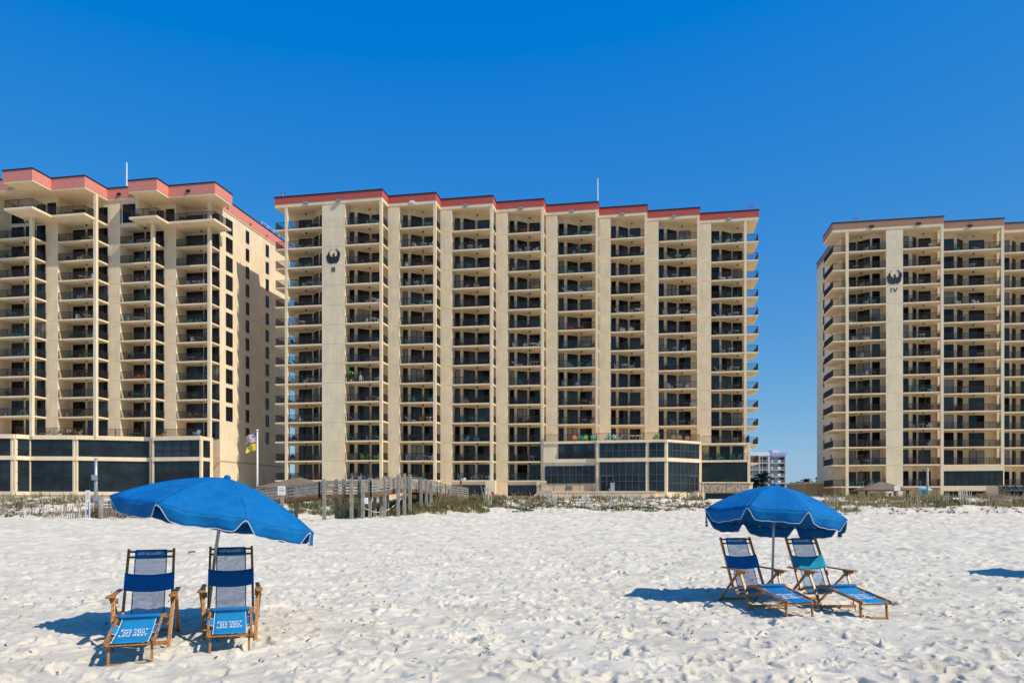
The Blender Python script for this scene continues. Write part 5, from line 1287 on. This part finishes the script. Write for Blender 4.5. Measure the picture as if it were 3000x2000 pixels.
SK = mat('skin', (.48, .27, .19), .5); HAIR = mat('dark_hair', (.025, .015, .01), .5)
def person(loc, rz, label, top, legs, arm=0):
    t = thing('person', label, 'person', loc, rz)
    P = [(0, 0, .98, .135, .10), (0, 0, 1.15, .115, .085), (0, 0, 1.32, .15, .10), (0, 0, 1.46, .06), (0, 0, 1.53, .05), (0, -.01, 1.60, .085, .095), (0, -.01, 1.70, .08, .09)]
    E = [(i, i + 1) for i in range(6)]
    for sx in (-1, 1):
        i = len(P); P += [(sx*.10, 0, .90, .095), (sx*.11, -.02, .50, .06), (sx*.11, .01, .10, .042), (sx*.115, -.13, .035, .035)]; E += [(0, i), (i, i+1), (i+1, i+2), (i+2, i+3)]
        i = len(P); P += [(sx*.18, 0, 1.40, .055), (sx*.23, .02, 1.14, .042), (sx*(.08 if arm else .22), -.20 if arm else -.06, 1.22 if arm else .92, .030), (sx*(.02 if arm else .22), -.23 if arm else -.08, 1.24 if arm else .86, .032, .02)]
        E += [(2, i), (i, i+1), (i+1, i+2), (i+2, i+3)]; h = i + 3; b = P[h]
        for f in range(4):
            j = len(P); P += [(b[0] + (f - 1.5)*.018, b[1] - .01, b[2] - .055, .009), (b[0] + (f - 1.5)*.02, b[1] - .02, b[2] - .09 + .006*abs(f - 1.5), .008)]; E += [(h, j), (j, j+1)]
        j = len(P); P += [(b[0] - sx*.035, b[1] - .02, b[2] - .02, .010), (b[0] - sx*.045, b[1] - .03, b[2] - .05, .009)]; E += [(h, j), (j, j+1)]
    skin_obj('body', P, E, SK, t)
    skin_obj('shirt', [(0, 0, .97, .15, .115), (0, 0, 1.15, .13, .10), (0, 0, 1.33, .165, .115), (0, 0, 1.42, .10, .08), (-.19, 0, 1.39, .07), (.19, 0, 1.39, .07), (-.23, .02, 1.2, .056), (.23, .02, 1.2, .056)], [(0,1),(1,2),(2,3),(2,4),(2,5),(4,6),(5,7)], top, t)
    skin_obj('trousers', [(0, 0, .97, .15, .115), (-.10, 0, .88, .108), (.10, 0, .88, .108), (-.11, -.02, .5, .075), (.11, -.02, .5, .075), (-.11, .01, .12, .058), (.11, .01, .12, .058)], [(0,1),(0,2),(1,3),(2,4),(3,5),(4,6)], legs, t)
    mb = MB()
    for i in range(7):
        pass
    rows = []
    for i in range(9):
        a = math.pi * i / 8 * .62; rows.append([(math.sin(a)*.105*math.sin(b), -.01 + .02 + math.sin(a)*.115*math.cos(b) , 1.655 + .13*math.cos(a) - (.22 if math.cos(b) > .1 and i == 8 else 0)) for b in [2*math.pi*j/14 for j in range(14)]])
    mb.grid(rows, closed=True); mb.build('hair', HAIR, t, True)
    mb = MB(); mb.beam((0, -.105, 1.655), (0, -.13, 1.62), .024, .02); mb.beam((-.028, -.098, 1.585), (.028, -.098, 1.585), .008, .01)
    for sx in (-.034, .034): mb.tube([(sx, -.085, 1.665), (sx, -.103, 1.665)], .012, 6)
    mb.build('face', mat('face_detail', (.25, .11, .08), .5) if 'fd' not in M else M['fd'], t)
WH, BLK, PNK, ORG = mat('white_cloth', (.68, .72, .76), .8), mat('black_cloth', (.015, .015, .018), .8), mat('pink_cloth', (.60, .10, .30), .8), mat('orange_cloth', (.62, .20, .05), .8)
for px, v, z, lb, tp, lg, ar in ((1056, 102.4, L3[5], 'person in black top and white trousers standing beside the potted palm', BLK, WH, 1), (1694, 112.5, L3[12], 'person in pink top on a high balcony of the middle tower', PNK, BLK, 0), (2015, 117.4, L3[10], 'person in orange top leaning near the balcony rail, upper right', ORG, BLK, 0)):
    x, y = UV(u_at(px, v), v); person((x, y, z), -TH + .3, lb, tp, lg, ar)
